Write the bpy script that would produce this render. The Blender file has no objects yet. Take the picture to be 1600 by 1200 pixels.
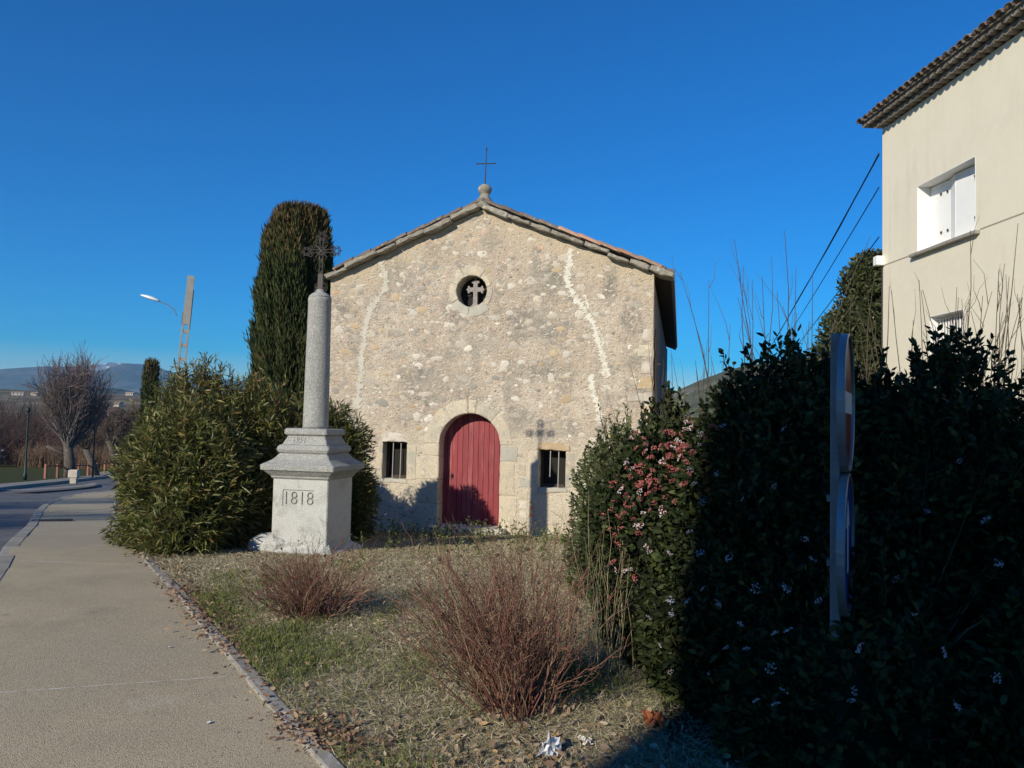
import bpy, bmesh, math, random
import numpy as np
from mathutils import Vector, Matrix

rad = math.radians
random.seed(7)
RNG = np.random.default_rng(7)
sc = bpy.context.scene
COL = sc.collection

# ------------------------------------------------------------------ camera
F_PX, ROLL, PITCH, EYE = 1244.0, 0.022, math.atan(60 / 1244), 1.6
cam = bpy.data.cameras.new('camera')
cam.sensor_width = 36.0
cam.lens = F_PX / 1600 * 36
cam.clip_end = 40000
cam.clip_start = 0.05
cam_ob = bpy.data.objects.new('camera', cam)
COL.objects.link(cam_ob)
_fw = Vector((0, math.cos(PITCH), math.sin(PITCH)))
_up = Vector((0, -math.sin(PITCH), math.cos(PITCH)))
_x = Vector((1, 0, 0))
c_right = math.cos(ROLL) * _x + math.sin(ROLL) * _up
c_up = -math.sin(ROLL) * _x + math.cos(ROLL) * _up
cam_ob.matrix_world = Matrix((( c_right.x, c_up.x, -_fw.x, 0), (c_right.y, c_up.y, -_fw.y, 0),
                              (c_right.z, c_up.z, -_fw.z, EYE), (0, 0, 0, 1)))
sc.camera = cam_ob

# ------------------------------------------------------------------ light
SUN_AZ, SUN_EL = 215.7, 24.3
world = bpy.data.worlds.new('World')
sc.world = world
world.use_nodes = True
wnt = world.node_tree
sky = wnt.nodes.new('ShaderNodeTexSky')
sky.sky_type = 'NISHITA'
sky.sun_disc = False
sky.sun_elevation = rad(SUN_EL)
sky.sun_rotation = rad(SUN_AZ)
sky.altitude = 600
sky.air_density = 1.0
sky.dust_density = 0.1
sky.ozone_density = 4.2
hs = wnt.nodes.new('ShaderNodeHueSaturation')
hs.inputs['Saturation'].default_value = 2.15
hs.inputs['Hue'].default_value = 0.511
hs.inputs['Value'].default_value = 1.0
bgn = wnt.nodes['Background']
bgn.inputs[1].default_value = 0.135
wnt.links.new(sky.outputs[0], hs.inputs['Color'])
wnt.links.new(hs.outputs[0], bgn.inputs[0])
sl = bpy.data.lights.new('sun', 'SUN')
sl.energy = 5.0
sl.angle = rad(0.5)
sl.color = (1.0, 0.915, 0.745)
sun = bpy.data.objects.new('sun', sl)
COL.objects.link(sun)
_to = Vector((math.sin(rad(SUN_AZ)) * math.cos(rad(SUN_EL)), math.cos(rad(SUN_AZ)) * math.cos(rad(SUN_EL)), math.sin(rad(SUN_EL))))
sun.rotation_euler = _to.to_track_quat('Z', 'Y').to_euler()
sc.view_settings.view_transform = 'Standard'
sc.view_settings.look = 'None'
sc.view_settings.exposure = -0.04
sc.view_settings.gamma = 1.0

# ------------------------------------------------------------------ terrain height
GY = [-60, 0, 7, 10, 15, 20, 30, 45, 60, 90, 150, 400, 900, 1300, 3000, 9000]
GZ = [0, 0, 0, -.08, -.5, -.8, -1.4, -2.3, -3.1, -4.0, -5, -4, 24, 30, 20, 20]
def g(y):
    return np.interp(y, GY, GZ)

def ray(px, py):
    u = (px - 800) / F_PX; v = (600 - py) / F_PX
    a = u * math.cos(ROLL) - v * math.sin(ROLL); b = u * math.sin(ROLL) + v * math.cos(ROLL)
    return (a, math.cos(PITCH) - b * math.sin(PITCH), math.sin(PITCH) + b * math.cos(PITCH))
def at(px, py, Y):
    d = ray(px, py); t = Y / d[1]
    return Vector((d[0] * t, Y, EYE + d[2] * t))

# ------------------------------------------------------------------ helpers
def tag(o, label=None, cat=None, group=None, kind=None):
    if label: o['label'] = label
    if cat: o['category'] = cat
    if group: o['group'] = group
    if kind: o['kind'] = kind
    return o

def thing(name, label, cat, loc=(0, 0, 0), rz=0, group=None):
    o = bpy.data.objects.new(name, None)
    o.empty_display_size = .2
    COL.objects.link(o)
    o.location = loc
    o.rotation_euler = (0, 0, rz)
    return tag(o, label, cat, group)

def link(name, me, m=None, parent=None, loc=None, rot=None):
    o = bpy.data.objects.new(name, me)
    COL.objects.link(o)
    if m is not None and len(me.materials) == 0:
        me.materials.append(m)
    if parent is not None: o.parent = parent
    if loc is not None: o.location = loc
    if rot is not None: o.rotation_euler = rot
    return o

def npmesh(name, verts, faces, m, parent=None, cols=None, smooth=False):
    """faces: list of (n,k) int arrays."""
    me = bpy.data.meshes.new(name)
    verts = np.asarray(verts, dtype=np.float32)
    me.vertices.add(len(verts))
    me.vertices.foreach_set('co', verts.ravel())
    faces = [np.asarray(f, dtype=np.int32) for f in faces if len(f)]
    nl = sum(f.size for f in faces); nf = sum(len(f) for f in faces)
    me.loops.add(nl); me.polygons.add(nf)
    me.loops.foreach_set('vertex_index', np.concatenate([f.ravel() for f in faces]))
    tot = np.concatenate([np.full(len(f), f.shape[1], dtype=np.int32) for f in faces])
    st = np.concatenate([[0], np.cumsum(tot)[:-1]]).astype(np.int32)
    me.polygons.foreach_set('loop_start', st)
    if smooth: me.polygons.foreach_set('use_smooth', np.ones(nf, dtype=bool))
    me.update(calc_edges=True)
    if cols is not None:
        a = me.color_attributes.new('Col', 'FLOAT_COLOR', 'POINT')
        c = np.ones((len(verts), 4), dtype=np.float32); c[:, :3] = cols
        a.data.foreach_set('color', c.ravel())
    return link(name, me, m, parent)

class MB:
    def __init__(s): s.v = []; s.f = []
    def add(s, vs, fs):
        n = len(s.v); s.v += [tuple(p) for p in vs]; s.f += [tuple(n + i for i in f) for f in fs]; return s
    def box(s, c, d, rz=0.0, ry=0.0, rx=0.0):
        M = Matrix.Rotation(rz, 3, 'Z') @ Matrix.Rotation(ry, 3, 'Y') @ Matrix.Rotation(rx, 3, 'X')
        vs = []
        for x in (-1, 1):
            for y in (-1, 1):
                for z in (-1, 1):
                    vs.append(Vector(c) + M @ Vector((x * d[0] / 2, y * d[1] / 2, z * d[2] / 2)))
        return s.add(vs, [(0, 1, 3, 2), (4, 6, 7, 5), (0, 4, 5, 1), (2, 3, 7, 6), (0, 2, 6, 4), (1, 5, 7, 3)])
    def bx(s, x0, x1, y0, y1, z0, z1):
        return s.box(((x0 + x1) / 2, (y0 + y1) / 2, (z0 + z1) / 2), (x1 - x0, y1 - y0, z1 - z0))
    def tube(s, pts, r, n=8, cap=True):
        pts = [Vector(p) for p in pts]
        rs = r if isinstance(r, (list, tuple)) else [r] * len(pts)
        vs = []; ref = None
        for i, p in enumerate(pts):
            t = (pts[min(i + 1, len(pts) - 1)] - pts[max(i - 1, 0)]).normalized()
            if ref is None: ref = t.orthogonal().normalized()
            ref = (ref - t * ref.dot(t)).normalized()
            b = t.cross(ref)
            for k in range(n):
                a = 2 * math.pi * k / n
                vs.append(p + (ref * math.cos(a) + b * math.sin(a)) * rs[i])
        fs = []
        for i in range(len(pts) - 1):
            for k in range(n):
                k2 = (k + 1) % n
                fs.append((i * n + k, i * n + k2, (i + 1) * n + k2, (i + 1) * n + k))
        if cap:
            fs.append(tuple(range(n - 1, -1, -1))); fs.append(tuple((len(pts) - 1) * n + k for k in range(n)))
        return s.add(vs, fs)
    def lathe(s, prof, c=(0, 0, 0), n=24, jit=0):
        vs = []
        for (r, z) in prof:
            for k in range(n):
                a = 2 * math.pi * k / n
                rr = r + (random.uniform(-jit, jit) if jit else 0)
                vs.append((c[0] + rr * math.cos(a), c[1] + rr * math.sin(a), c[2] + z))
        fs = []
        for i in range(len(prof) - 1):
            for k in range(n):
                k2 = (k + 1) % n
                fs.append((i * n + k, i * n + k2, (i + 1) * n + k2, (i + 1) * n + k))
        fs.append(tuple(range(n - 1, -1, -1))); fs.append(tuple((len(prof) - 1) * n + k for k in range(n)))
        return s.add(vs, fs)
    def sphere(s, c, r, nu=8, nv=6, sq=(1, 1, 1)):
        prof = [(max(1e-4, r * math.sin(math.pi * i / nv)), -r * math.cos(math.pi * i / nv)) for i in range(nv + 1)]
        b = len(s.v); s.lathe(prof, (0, 0, 0), nu)
        for i in range(b, len(s.v)):
            x, y, z = s.v[i]; s.v[i] = (c[0] + x * sq[0], c[1] + y * sq[1], c[2] + z * sq[2])
        return s
    def mesh(s, name, smooth=False, bevel=0):
        me = bpy.data.meshes.new(name); me.from_pydata([tuple(v) for v in s.v], [], s.f); me.update()
        if bevel or True:
            bm = bmesh.new(); bm.from_mesh(me)
            bmesh.ops.recalc_face_normals(bm, faces=bm.faces)
            if bevel:
                bmesh.ops.bevel(bm, geom=[e for e in bm.edges if len(e.link_faces) == 2 and e.calc_face_angle(0) > .6], offset=bevel, segments=1, affect='EDGES', clamp_overlap=True)
            bm.to_mesh(me); bm.free()
        if smooth:
            for p in me.polygons: p.use_smooth = True
        return me
    def build(s, name, m, parent=None, smooth=False, bevel=0, loc=None, rot=None):
        return link(name, s.mesh(name, smooth, bevel), m, parent, loc, rot)

def tubes(paths, radii, sides=3):
    """paths (N,K,3), radii (N,K) -> verts, quads"""
    P = np.asarray(paths, dtype=np.float64); N, K, _ = P.shape
    T = np.empty_like(P); T[:, 1:-1] = P[:, 2:] - P[:, :-2]; T[:, 0] = P[:, 1] - P[:, 0]; T[:, -1] = P[:, -1] - P[:, -2]
    T /= np.linalg.norm(T, axis=2, keepdims=True) + 1e-9
    ref = np.tile(np.array([0.31, 0.77, 0.21]), (N, K, 1))
    A = np.cross(T, ref); A /= np.linalg.norm(A, axis=2, keepdims=True) + 1e-9
    B = np.cross(T, A)
    ang = np.arange(sides) * 2 * np.pi / sides
    V = P[:, :, None, :] + radii[:, :, None, None] * (A[:, :, None, :] * np.cos(ang)[None, None, :, None] + B[:, :, None, :] * np.sin(ang)[None, None, :, None])
    V = V.reshape(-1, 3)
    n = np.arange(N)[:, None, None] * K * sides; k = np.arange(K - 1)[None, :, None] * sides; s = np.arange(sides)[None, None, :]; s2 = (s + 1) % sides
    Fq = np.stack([n + k + s, n + k + s2, n + k + sides + s2, n + k + sides + s], axis=-1).reshape(-1, 4)
    return V, Fq

def unit(a): return a / (np.linalg.norm(a, axis=-1, keepdims=True) + 1e-9)

def leaf_geo(base, d, L, W, rng, droop=.15, oval=False):
    """leaves as folded 4-triangle blades. base,d (N,3); L,W (N,)"""
    N = len(base); d = unit(d)
    r = unit(rng.normal(size=(N, 3))); side = unit(np.cross(d, r)); nor = np.cross(side, d)
    L = L[:, None]; W = W[:, None]
    if oval:
        down = np.array([0, 0, -1.0]) * droop * L
        a = base + d * L * .28 + side * W * .45 + nor * W * .12; b = base + d * L * .28 - side * W * .45 + nor * W * .12
        c = base + d * L * .66 + side * W * .42 + nor * W * .12 + down * .4; e = base + d * L * .66 - side * W * .42 + nor * W * .12 + down * .4
        t = base + d * L + down
        m1 = base + d * L * .28; m2 = base + d * L * .66 + down * .4
        V = np.stack([base, a, b, c, e, t, m1, m2], axis=1).reshape(-1, 3)
        o = np.arange(N)[:, None] * 8
        Ft = np.concatenate([o + np.array([[0, 1, 6]]), o + np.array([[0, 6, 2]]), o + np.array([[3, 5, 7]]), o + np.array([[7, 5, 4]])])
        Fq = np.concatenate([o + np.array([[1, 3, 7, 6]]), o + np.array([[6, 7, 4, 2]])])
        return V, [Ft, Fq], 8
    down = np.array([0, 0, -1.0]) * droop * L
    m = base + d * L * .5 + down * .3
    a = m + side * W * .5 + nor * W * .2; b = m - side * W * .5 + nor * W * .2; t = base + d * L + down
    V = np.stack([base, a, b, m, t], axis=1).reshape(-1, 3)
    o = np.arange(N)[:, None] * 5
    Ft = np.concatenate([o + np.array([[0, 1, 3]]), o + np.array([[1, 4, 3]]), o + np.array([[0, 3, 2]]), o + np.array([[3, 4, 2]])])
    return V, [Ft], 5

def pal(colors, weights, n, rng, jit=.2):
    c = np.array(colors, dtype=float); w = np.array(weights, dtype=float); w /= w.sum()
    i = rng.choice(len(c), size=n, p=w)
    return c[i] * (1 + rng.uniform(-jit, jit, size=(n, 1)))

def vnoise(p, s, seed=0):
    """cheap smooth pseudo noise in -1..1"""
    r = np.random.default_rng(seed); out = np.zeros(len(p))
    for _ in range(6):
        k = r.normal(size=3) * s; out += np.sin(p @ k + r.uniform(0, 6.28))
    return out / 6 * 1.7

def ell_points(ells, n, rng, zmin=None, inner=.0, lump=.12, lseed=3):
    """points on the outer surface of a union of ellipsoids + outward normals"""
    E = np.array(ells, dtype=float)
    area = (E[:, 3] * E[:, 4] + E[:, 3] * E[:, 5] + E[:, 4] * E[:, 5]); pr = area / area.sum()
    out_p = []; out_n = []; tot = 0
    while tot < n:
        i = rng.choice(len(E), size=n, p=pr); u = unit(rng.normal(size=(n, 3)))
        R = E[i, 3:6]; c = E[i, :3]
        sc_ = 1 + lump * vnoise(c + u * R, 3.0 / R.mean(), lseed)[:, None] - inner * rng.uniform(0, 1, (n, 1)) ** 2
        p = c + u * R * sc_
        nn = unit(u / R)
        ok = np.ones(n, bool)
        for k in range(len(E)):
            q = (p - E[k, :3]) / E[k, 3:6]
            ok &= ~((np.linalg.norm(q, axis=1) < .86 - inner * .5) & (i != k))
        if zmin is not None: ok &= p[:, 2] > zmin
        else: ok &= p[:, 2] > g(p[:, 1]) + .02
        out_p.append(p[ok]); out_n.append(nn[ok]); tot += ok.sum()
    return np.concatenate(out_p)[:n], np.concatenate(out_n)[:n]

def core_mesh(name, ells, scale, m, parent, col):
    mb = []; vs = []; fs = []
    off = 0
    for e in ells:
        nu, nv = 18, 10
        for i in range(nv + 1):
            for k in range(nu):
                th = math.pi * i / nv; ph = 2 * math.pi * k / nu
                j = scale * (1 + .12 * math.sin(5 * ph + 3 * th) * math.sin(th) + random.uniform(-.04, .04))
                vs.append((e[0] + e[3] * j * math.sin(th) * math.cos(ph), e[1] + e[4] * j * math.sin(th) * math.sin(ph), e[2] - e[5] * j * math.cos(th)))
        for i in range(nv):
            for k in range(nu):
                k2 = (k + 1) % nu
                fs.append((off + i * nu + k, off + i * nu + k2, off + (i + 1) * nu + k2, off + (i + 1) * nu + k))
        off += (nv + 1) * nu
    return np.array(vs), np.array(fs)

def merge(parts):
    """parts: list of (V, [faces], colsN3) -> merged"""
    Vs = []; Fs = {}; Cs = []; off = 0
    for V, Fl, C in parts:
        Vs.append(V); Cs.append(np.broadcast_to(C, (len(V), 3)))
        for f in Fl:
            f = np.asarray(f)
            if len(f): Fs.setdefault(f.shape[1], []).append(f + off)
        off += len(V)
    return np.concatenate(Vs), [np.concatenate(x) for x in Fs.values()], np.concatenate(Cs)

# ------------------------------------------------------------------ materials
def mat(name, base, var=(), rough=.85, bumps=(), attr=False, rand=0.0, spec=.3, metal=0.0, transl=0.0, coords='Object'):
    """var: (colour, scale, lo, hi[, detail][, stretch]) noise mixes; bumps: (scale, strength, distance)"""
    m = bpy.data.materials.new(name); m.use_nodes = True
    nt = m.node_tree; N = nt.nodes; Lk = nt.links
    b = N['Principled BSDF']
    b.inputs['Roughness'].default_value = rough
    b.inputs['Metallic'].default_value = metal
    b.inputs['Specular IOR Level'].default_value = spec
    tc = N.new('ShaderNodeTexCoord')
    co = tc.outputs['Object']
    if rand:
        oi = N.new('ShaderNodeObjectInfo'); va = N.new('ShaderNodeVectorMath'); va.operation = 'SCALE'
        cmb = N.new('ShaderNodeCombineXYZ')
        for i in range(3): Lk.new(oi.outputs['Random'], cmb.inputs[i])
        Lk.new(cmb.outputs[0], va.inputs[0]); va.inputs['Scale'].default_value = 37.0
        ad = N.new('ShaderNodeVectorMath'); ad.operation = 'ADD'
        Lk.new(co, ad.inputs[0]); Lk.new(va.outputs[0], ad.inputs[1]); co = ad.outputs[0]
    cur = None
    if attr:
        at_ = N.new('ShaderNodeAttribute'); at_.attribute_name = 'Col'; cur = at_.outputs['Color']
    else:
        rgb = N.new('ShaderNodeRGB'); rgb.outputs[0].default_value = (*base, 1); cur = rgb.outputs[0]
    for v in var:
        c2, s, lo, hi = v[:4]
        det = v[4] if len(v) > 4 else 4
        nz = N.new('ShaderNodeTexNoise'); nz.inputs['Scale'].default_value = s; nz.inputs['Detail'].default_value = det
        nz.inputs['Roughness'].default_value = .6
        src = co
        if len(v) > 5:
            mp = N.new('ShaderNodeMapping'); mp.inputs['Scale'].default_value = v[5]; Lk.new(co, mp.inputs[0]); src = mp.outputs[0]
        Lk.new(src, nz.inputs['Vector'])
        mr = N.new('ShaderNodeMapRange'); mr.inputs['From Min'].default_value = lo; mr.inputs['From Max'].default_value = hi
        Lk.new(nz.outputs['Fac'], mr.inputs['Value'])
        mx = N.new('ShaderNodeMix'); mx.data_type = 'RGBA'
        Lk.new(mr.outputs[0], mx.inputs['Factor']); Lk.new(cur, mx.inputs['A']); mx.inputs['B'].default_value = (*c2, 1)
        cur = mx.outputs['Result']
    if rand:
        mr = N.new('ShaderNodeMapRange'); mr.inputs['To Min'].default_value = 1 - rand; mr.inputs['To Max'].default_value = 1 + rand
        Lk.new(oi.outputs['Random'], mr.inputs['Value'])
        hv = N.new('ShaderNodeHueSaturation'); Lk.new(mr.outputs[0], hv.inputs['Value']); Lk.new(cur, hv.inputs['Color']); cur = hv.outputs[0]
    Lk.new(cur, b.inputs['Base Color'])
    nrm = None
    for (s, st, dist) in bumps:
        nz = N.new('ShaderNodeTexNoise'); nz.inputs['Scale'].default_value = s; nz.inputs['Detail'].default_value = 5
        Lk.new(co, nz.inputs['Vector'])
        bp = N.new('ShaderNodeBump'); bp.inputs['Strength'].default_value = st; bp.inputs['Distance'].default_value = dist
        Lk.new(nz.outputs['Fac'], bp.inputs['Height'])
        if nrm: Lk.new(nrm, bp.inputs['Normal'])
        nrm = bp.outputs[0]
    if nrm: Lk.new(nrm, b.inputs['Normal'])
    if transl:
        tr = N.new('ShaderNodeBsdfTranslucent'); Lk.new(cur, tr.inputs['Color'])
        ms = N.new('ShaderNodeMixShader'); ms.inputs[0].default_value = transl
        Lk.new(b.outputs[0], ms.inputs[1]); Lk.new(tr.outputs[0], ms.inputs[2])
        Lk.new(ms.outputs[0], N['Material Output'].inputs['Surface'])
    return m

M = {}
M['render'] = mat('rubble_render', (.475, .39, .30),
    [((.58, .50, .40), 1.0, .46, .60, 6), ((.25, .225, .195), 1.4, .49, .62, 7), ((.53, .41, .31), 5.5, .5, .64, 5),
     ((.64, .57, .46), 13, .55, .64, 7), ((.19, .175, .155), 26, .56, .66, 7), ((.22, .215, .185), .85, .56, .68, 7), ((.68, .63, .54), 48, .58, .66, 4), ((.16, .145, .125), 75, .57, .66, 3)],
    rough=.95, bumps=[(6, .5, .05), (28, .75, .04), (85, .6, .012)], spec=.1)
def facade_zones(m):
    nt = m.node_tree; N = nt.nodes; Lk = nt.links; b = N['Principled BSDF']
    src = b.inputs['Base Color'].links[0].from_socket
    tc = N.new('ShaderNodeTexCoord'); sp = N.new('ShaderNodeSeparateXYZ'); Lk.new(tc.outputs['Object'], sp.inputs[0])
    nz = N.new('ShaderNodeTexNoise'); nz.inputs['Scale'].default_value = 1.8; nz.inputs['Detail'].default_value = 6; Lk.new(tc.outputs['Object'], nz.inputs['Vector'])
    ad = N.new('ShaderNodeMath'); ad.operation = 'MULTIPLY_ADD'; Lk.new(nz.outputs['Fac'], ad.inputs[0]); ad.inputs[1].default_value = 2.4; Lk.new(sp.outputs['Z'], ad.inputs[2])
    mr = N.new('ShaderNodeMapRange'); mr.inputs['From Min'].default_value = 3.5; mr.inputs['From Max'].default_value = 2.6; mr.inputs['To Max'].default_value = .8; Lk.new(ad.outputs[0], mr.inputs['Value'])
    mx = N.new('ShaderNodeMix'); mx.data_type = 'RGBA'; Lk.new(mr.outputs[0], mx.inputs['Factor']); Lk.new(src, mx.inputs['A']); mx.inputs['B'].default_value = (.60, .53, .41, 1)
    # smoother yellowish coat just below the roof slopes: z + .405*|x-.18| near 6.1
    sx = N.new('ShaderNodeMath'); sx.operation = 'SUBTRACT'; Lk.new(sp.outputs['X'], sx.inputs[0]); sx.inputs[1].default_value = .18
    ab = N.new('ShaderNodeMath'); ab.operation = 'ABSOLUTE'; Lk.new(sx.outputs[0], ab.inputs[0])
    ma = N.new('ShaderNodeMath'); ma.operation = 'MULTIPLY_ADD'; Lk.new(ab.outputs[0], ma.inputs[0]); ma.inputs[1].default_value = .405; Lk.new(sp.outputs['Z'], ma.inputs[2])
    n2 = N.new('ShaderNodeTexNoise'); n2.inputs['Scale'].default_value = 1.5; n2.inputs['Detail'].default_value = 5; Lk.new(tc.outputs['Object'], n2.inputs['Vector'])
    m2 = N.new('ShaderNodeMath'); m2.operation = 'MULTIPLY_ADD'; Lk.new(n2.outputs['Fac'], m2.inputs[0]); m2.inputs[1].default_value = 1.3; Lk.new(ma.outputs[0], m2.inputs[2])
    r2 = N.new('ShaderNodeMapRange'); r2.inputs['From Min'].default_value = 6.05; r2.inputs['From Max'].default_value = 6.55; r2.inputs['To Max'].default_value = .75; Lk.new(m2.outputs[0], r2.inputs['Value'])
    mx2 = N.new('ShaderNodeMix'); mx2.data_type = 'RGBA'; Lk.new(r2.outputs[0], mx2.inputs['Factor']); Lk.new(mx.outputs['Result'], mx2.inputs['A']); mx2.inputs['B'].default_value = (.52, .43, .31, 1)
    cur = mx2.outputs['Result']
    for (cx_, cz_, rx_, rz_, col_, amt) in ((2.62, 4.62, .16, .42, (.20, .19, .165), .8), (1.0, 2.2, .32, .26, (.25, .245, .21), .7), (1.45, 4.75, .38, .42, (.25, .24, .20), .65), (1.35, 3.9, .55, .38, (.27, .255, .215), .55), (.35, 5.55, .22, .3, (.28, .26, .21), .5), (-.7, 2.9, .7, .35, (.29, .27, .235), .45), (1.22, 5.1, .12, .35, (.26, .24, .2), .6), (.15, 3.55, .5, .3, (.28, .27, .23), .5), (-1.9, 2.9, .5, .4, (.58, .50, .38), .5), (2.6, 3.3, .4, .6, (.58, .50, .39), .45)):
        a1 = N.new('ShaderNodeMath'); a1.operation = 'MULTIPLY_ADD'; Lk.new(sp.outputs['X'], a1.inputs[0]); a1.inputs[1].default_value = 1 / rx_; a1.inputs[2].default_value = -cx_ / rx_
        a2 = N.new('ShaderNodeMath'); a2.operation = 'MULTIPLY_ADD'; Lk.new(sp.outputs['Z'], a2.inputs[0]); a2.inputs[1].default_value = 1 / rz_; a2.inputs[2].default_value = -cz_ / rz_
        cb = N.new('ShaderNodeCombineXYZ'); Lk.new(a1.outputs[0], cb.inputs[0]); Lk.new(a2.outputs[0], cb.inputs[1])
        ln_ = N.new('ShaderNodeVectorMath'); ln_.operation = 'LENGTH'; Lk.new(cb.outputs[0], ln_.inputs[0])
        n3 = N.new('ShaderNodeTexNoise'); n3.inputs['Scale'].default_value = 7; n3.inputs['Detail'].default_value = 7; n3.inputs['Roughness'].default_value = .7; Lk.new(tc.outputs['Object'], n3.inputs['Vector'])
        a3 = N.new('ShaderNodeMath'); a3.operation = 'MULTIPLY_ADD'; Lk.new(n3.outputs['Fac'], a3.inputs[0]); a3.inputs[1].default_value = 2.6; Lk.new(ln_.outputs['Value'], a3.inputs[2])
        r3 = N.new('ShaderNodeMapRange'); r3.inputs['From Min'].default_value = 2.35; r3.inputs['From Max'].default_value = 1.65; r3.inputs['To Max'].default_value = amt; Lk.new(a3.outputs[0], r3.inputs['Value'])
        m3 = N.new('ShaderNodeMix'); m3.data_type = 'RGBA'; Lk.new(r3.outputs[0], m3.inputs['Factor']); Lk.new(cur, m3.inputs['A']); m3.inputs['B'].default_value = (*col_, 1); cur = m3.outputs['Result']
    Lk.new(cur, b.inputs['Base Color'])
facade_zones(M['render'])
M['shade_dark_render'] = mat('shade_dark_render', (.25, .205, .155), [((.18, .15, .12), 2, .45, .7), ((.32, .27, .2), 14, .55, .7)], rough=.95, bumps=[(18, .5, .03)])  # darker than the facade: the side wall's shade is in the colour
M['limestone'] = mat('limestone', (.53, .455, .335), [((.43, .385, .31), 3.5, .45, .62, 6), ((.30, .275, .235), 12, .56, .70, 7), ((.62, .55, .43), 30, .5, .66), ((.36, .35, .29), 1.6, .55, .7, 6)], rough=.9, bumps=[(14, .25, .02), (70, .3, .006)], rand=.08)
M['limestone_grey'] = mat('limestone_grey', (.47, .44, .37), [((.36, .35, .30), 5, .45, .7), ((.25, .26, .21), 16, .58, .75, 6), ((.52, .5, .42), 50, .5, .7)], rough=.9, bumps=[(14, .3, .02), (70, .3, .006)], rand=.1)
M['fieldstone'] = mat('fieldstone', (.46, .40, .325), [((.38, .33, .275), 9, .45, .65), ((.56, .51, .43), 4, .5, .62), ((.27, .245, .215), 35, .6, .72)], rough=.9, bumps=[(30, .4, .012)], rand=.2)
M['fieldstone_white'] = mat('fieldstone_white', (.64, .59, .50), [((.47, .42, .35), 9, .45, .65), ((.35, .32, .28), 40, .62, .75)], rough=.85, bumps=[(30, .4, .01)], rand=.1)
M['fieldstone_ochre'] = mat('fieldstone_ochre', (.47, .35, .21), [((.55, .46, .33), 10, .48, .65)], rough=.9, bumps=[(30, .4, .01)], rand=.15)
M['fieldstone_orange'] = mat('fieldstone_orange', (.60, .32, .18), [((.5, .40, .3), 12, .5, .7)], rough=.9, bumps=[(30, .3, .01)])
M['fieldstone_grey'] = mat('fieldstone_grey', (.33, .31, .275), [((.22, .21, .18), 14, .5, .7)], rough=.9, bumps=[(30, .4, .012)], rand=.2)
M['plaster_white'] = mat('plaster_white', (.66, .63, .54), [((.52, .47, .38), 8, .48, .64, 6), ((.48, .45, .38), 45, .6, .75)], rough=.9, bumps=[(40, .4, .01)])
M['plaster_old'] = mat('plaster_old', (.54, .50, .42), [((.46, .42, .35), 9, .45, .65), ((.38, .36, .3), 35, .58, .72)], rough=.95, bumps=[(30, .4, .012)])
M['verge'] = mat('verge_stone', (.30, .27, .22), [((.22, .21, .18), 6, .45, .65), ((.46, .43, .35), 11, .55, .68), ((.12, .115, .10), 24, .6, .72), ((.36, .33, .17), 17, .64, .72)], rough=.95, bumps=[(16, .5, .03), (60, .5, .01)], rand=.15)
M['tile'] = mat('clay_tile', (.44, .25, .165), [((.32, .23, .17), 6, .42, .6), ((.56, .42, .31), 14, .56, .7), ((.2, .18, .15), 22, .62, .74)], rough=.9, bumps=[(40, .3, .008)], rand=.2)
M['tile_old'] = mat('old_clay_tile', (.20, .155, .125), [((.11, .095, .08), 6, .45, .65), ((.36, .31, .26), 14, .58, .7), ((.30, .17, .11), 9, .58, .7)], rough=.95, bumps=[(30, .4, .01)], rand=.3)
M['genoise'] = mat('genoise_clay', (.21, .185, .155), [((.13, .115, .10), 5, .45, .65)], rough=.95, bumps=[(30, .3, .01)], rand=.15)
M['door'] = mat('red_door_paint', (.27, .036, .045), [((.36, .10, .10), 1.3, .50, .66, 6, (6, 6, .7)), ((.20, .05, .045), 18, .60, .70, 6), ((.19, .028, .036), 3, .45, .7, 5, (8, 8, 1)), ((.35, .075, .08), 22, .58, .75, 5, (6, 6, 1))], rough=.55, bumps=[(60, .15, .004)], rand=.08, spec=.35)
M['dark'] = mat('dark_interior', (.02, .018, .016), rough=.9)
M['dark_wood'] = mat('dark_wood', (.06, .045, .035), [((.1, .08, .06), 12, .5, .7)], rough=.8)
M['iron'] = mat('rusty_iron', (.055, .045, .04), [((.12, .06, .035), 25, .52, .7)], rough=.75, metal=.3)
M['iron_grey'] = mat('grey_iron', (.06, .052, .052), [((.06, .05, .05), 25, .52, .7)], rough=.6, metal=.4)
M['bar_steel'] = mat('bar_steel', (.36, .34, .32), rough=.6)
M['tracery'] = mat('tracery_stone', (.30, .265, .25), [((.22, .2, .18), 12, .5, .7)], rough=.9)
M['granite'] = mat('granite', (.31, .31, .29), [((.22, .22, .205), 2.2, .5, .68, 5), ((.23, .22, .19), 9, .60, .76, 6), ((.56, .55, .52), 90, .52, .62, 2), ((.18, .18, .17), 120, .6, .66, 2), ((.44, .42, .30), 5, .66, .74)], rough=.9, bumps=[(110, .9, .012), (18, .35, .02)], spec=.2)
M['granite_light'] = mat('granite_light', (.46, .46, .43), [((.34, .34, .315), 3, .5, .68, 5), ((.25, .245, .215), 5, .58, .72, 7), ((.36, .35, .31), 12, .60, .76, 6), ((.66, .65, .62), 80, .54, .64, 2), ((.28, .28, .26), 130, .62, .68, 2), ((.52, .40, .33), 4, .68, .76)], rough=.9, bumps=[(110, .6, .008), (14, .3, .02)], spec=.2)
M['incised'] = mat('incised_dirt', (.21, .205, .185), rough=.95)
M['house_wall'] = mat('beige_render', (.76, .70, .55), [((.72, .66, .515), 1.0, .45, .7), ((.79, .73, .58), 7, .5, .75, 6), ((.66, .61, .49), 1.1, .56, .74, 6, (2.2, 2.2, .35))], rough=.95, bumps=[(120, .25, .004)], spec=.1)
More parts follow.
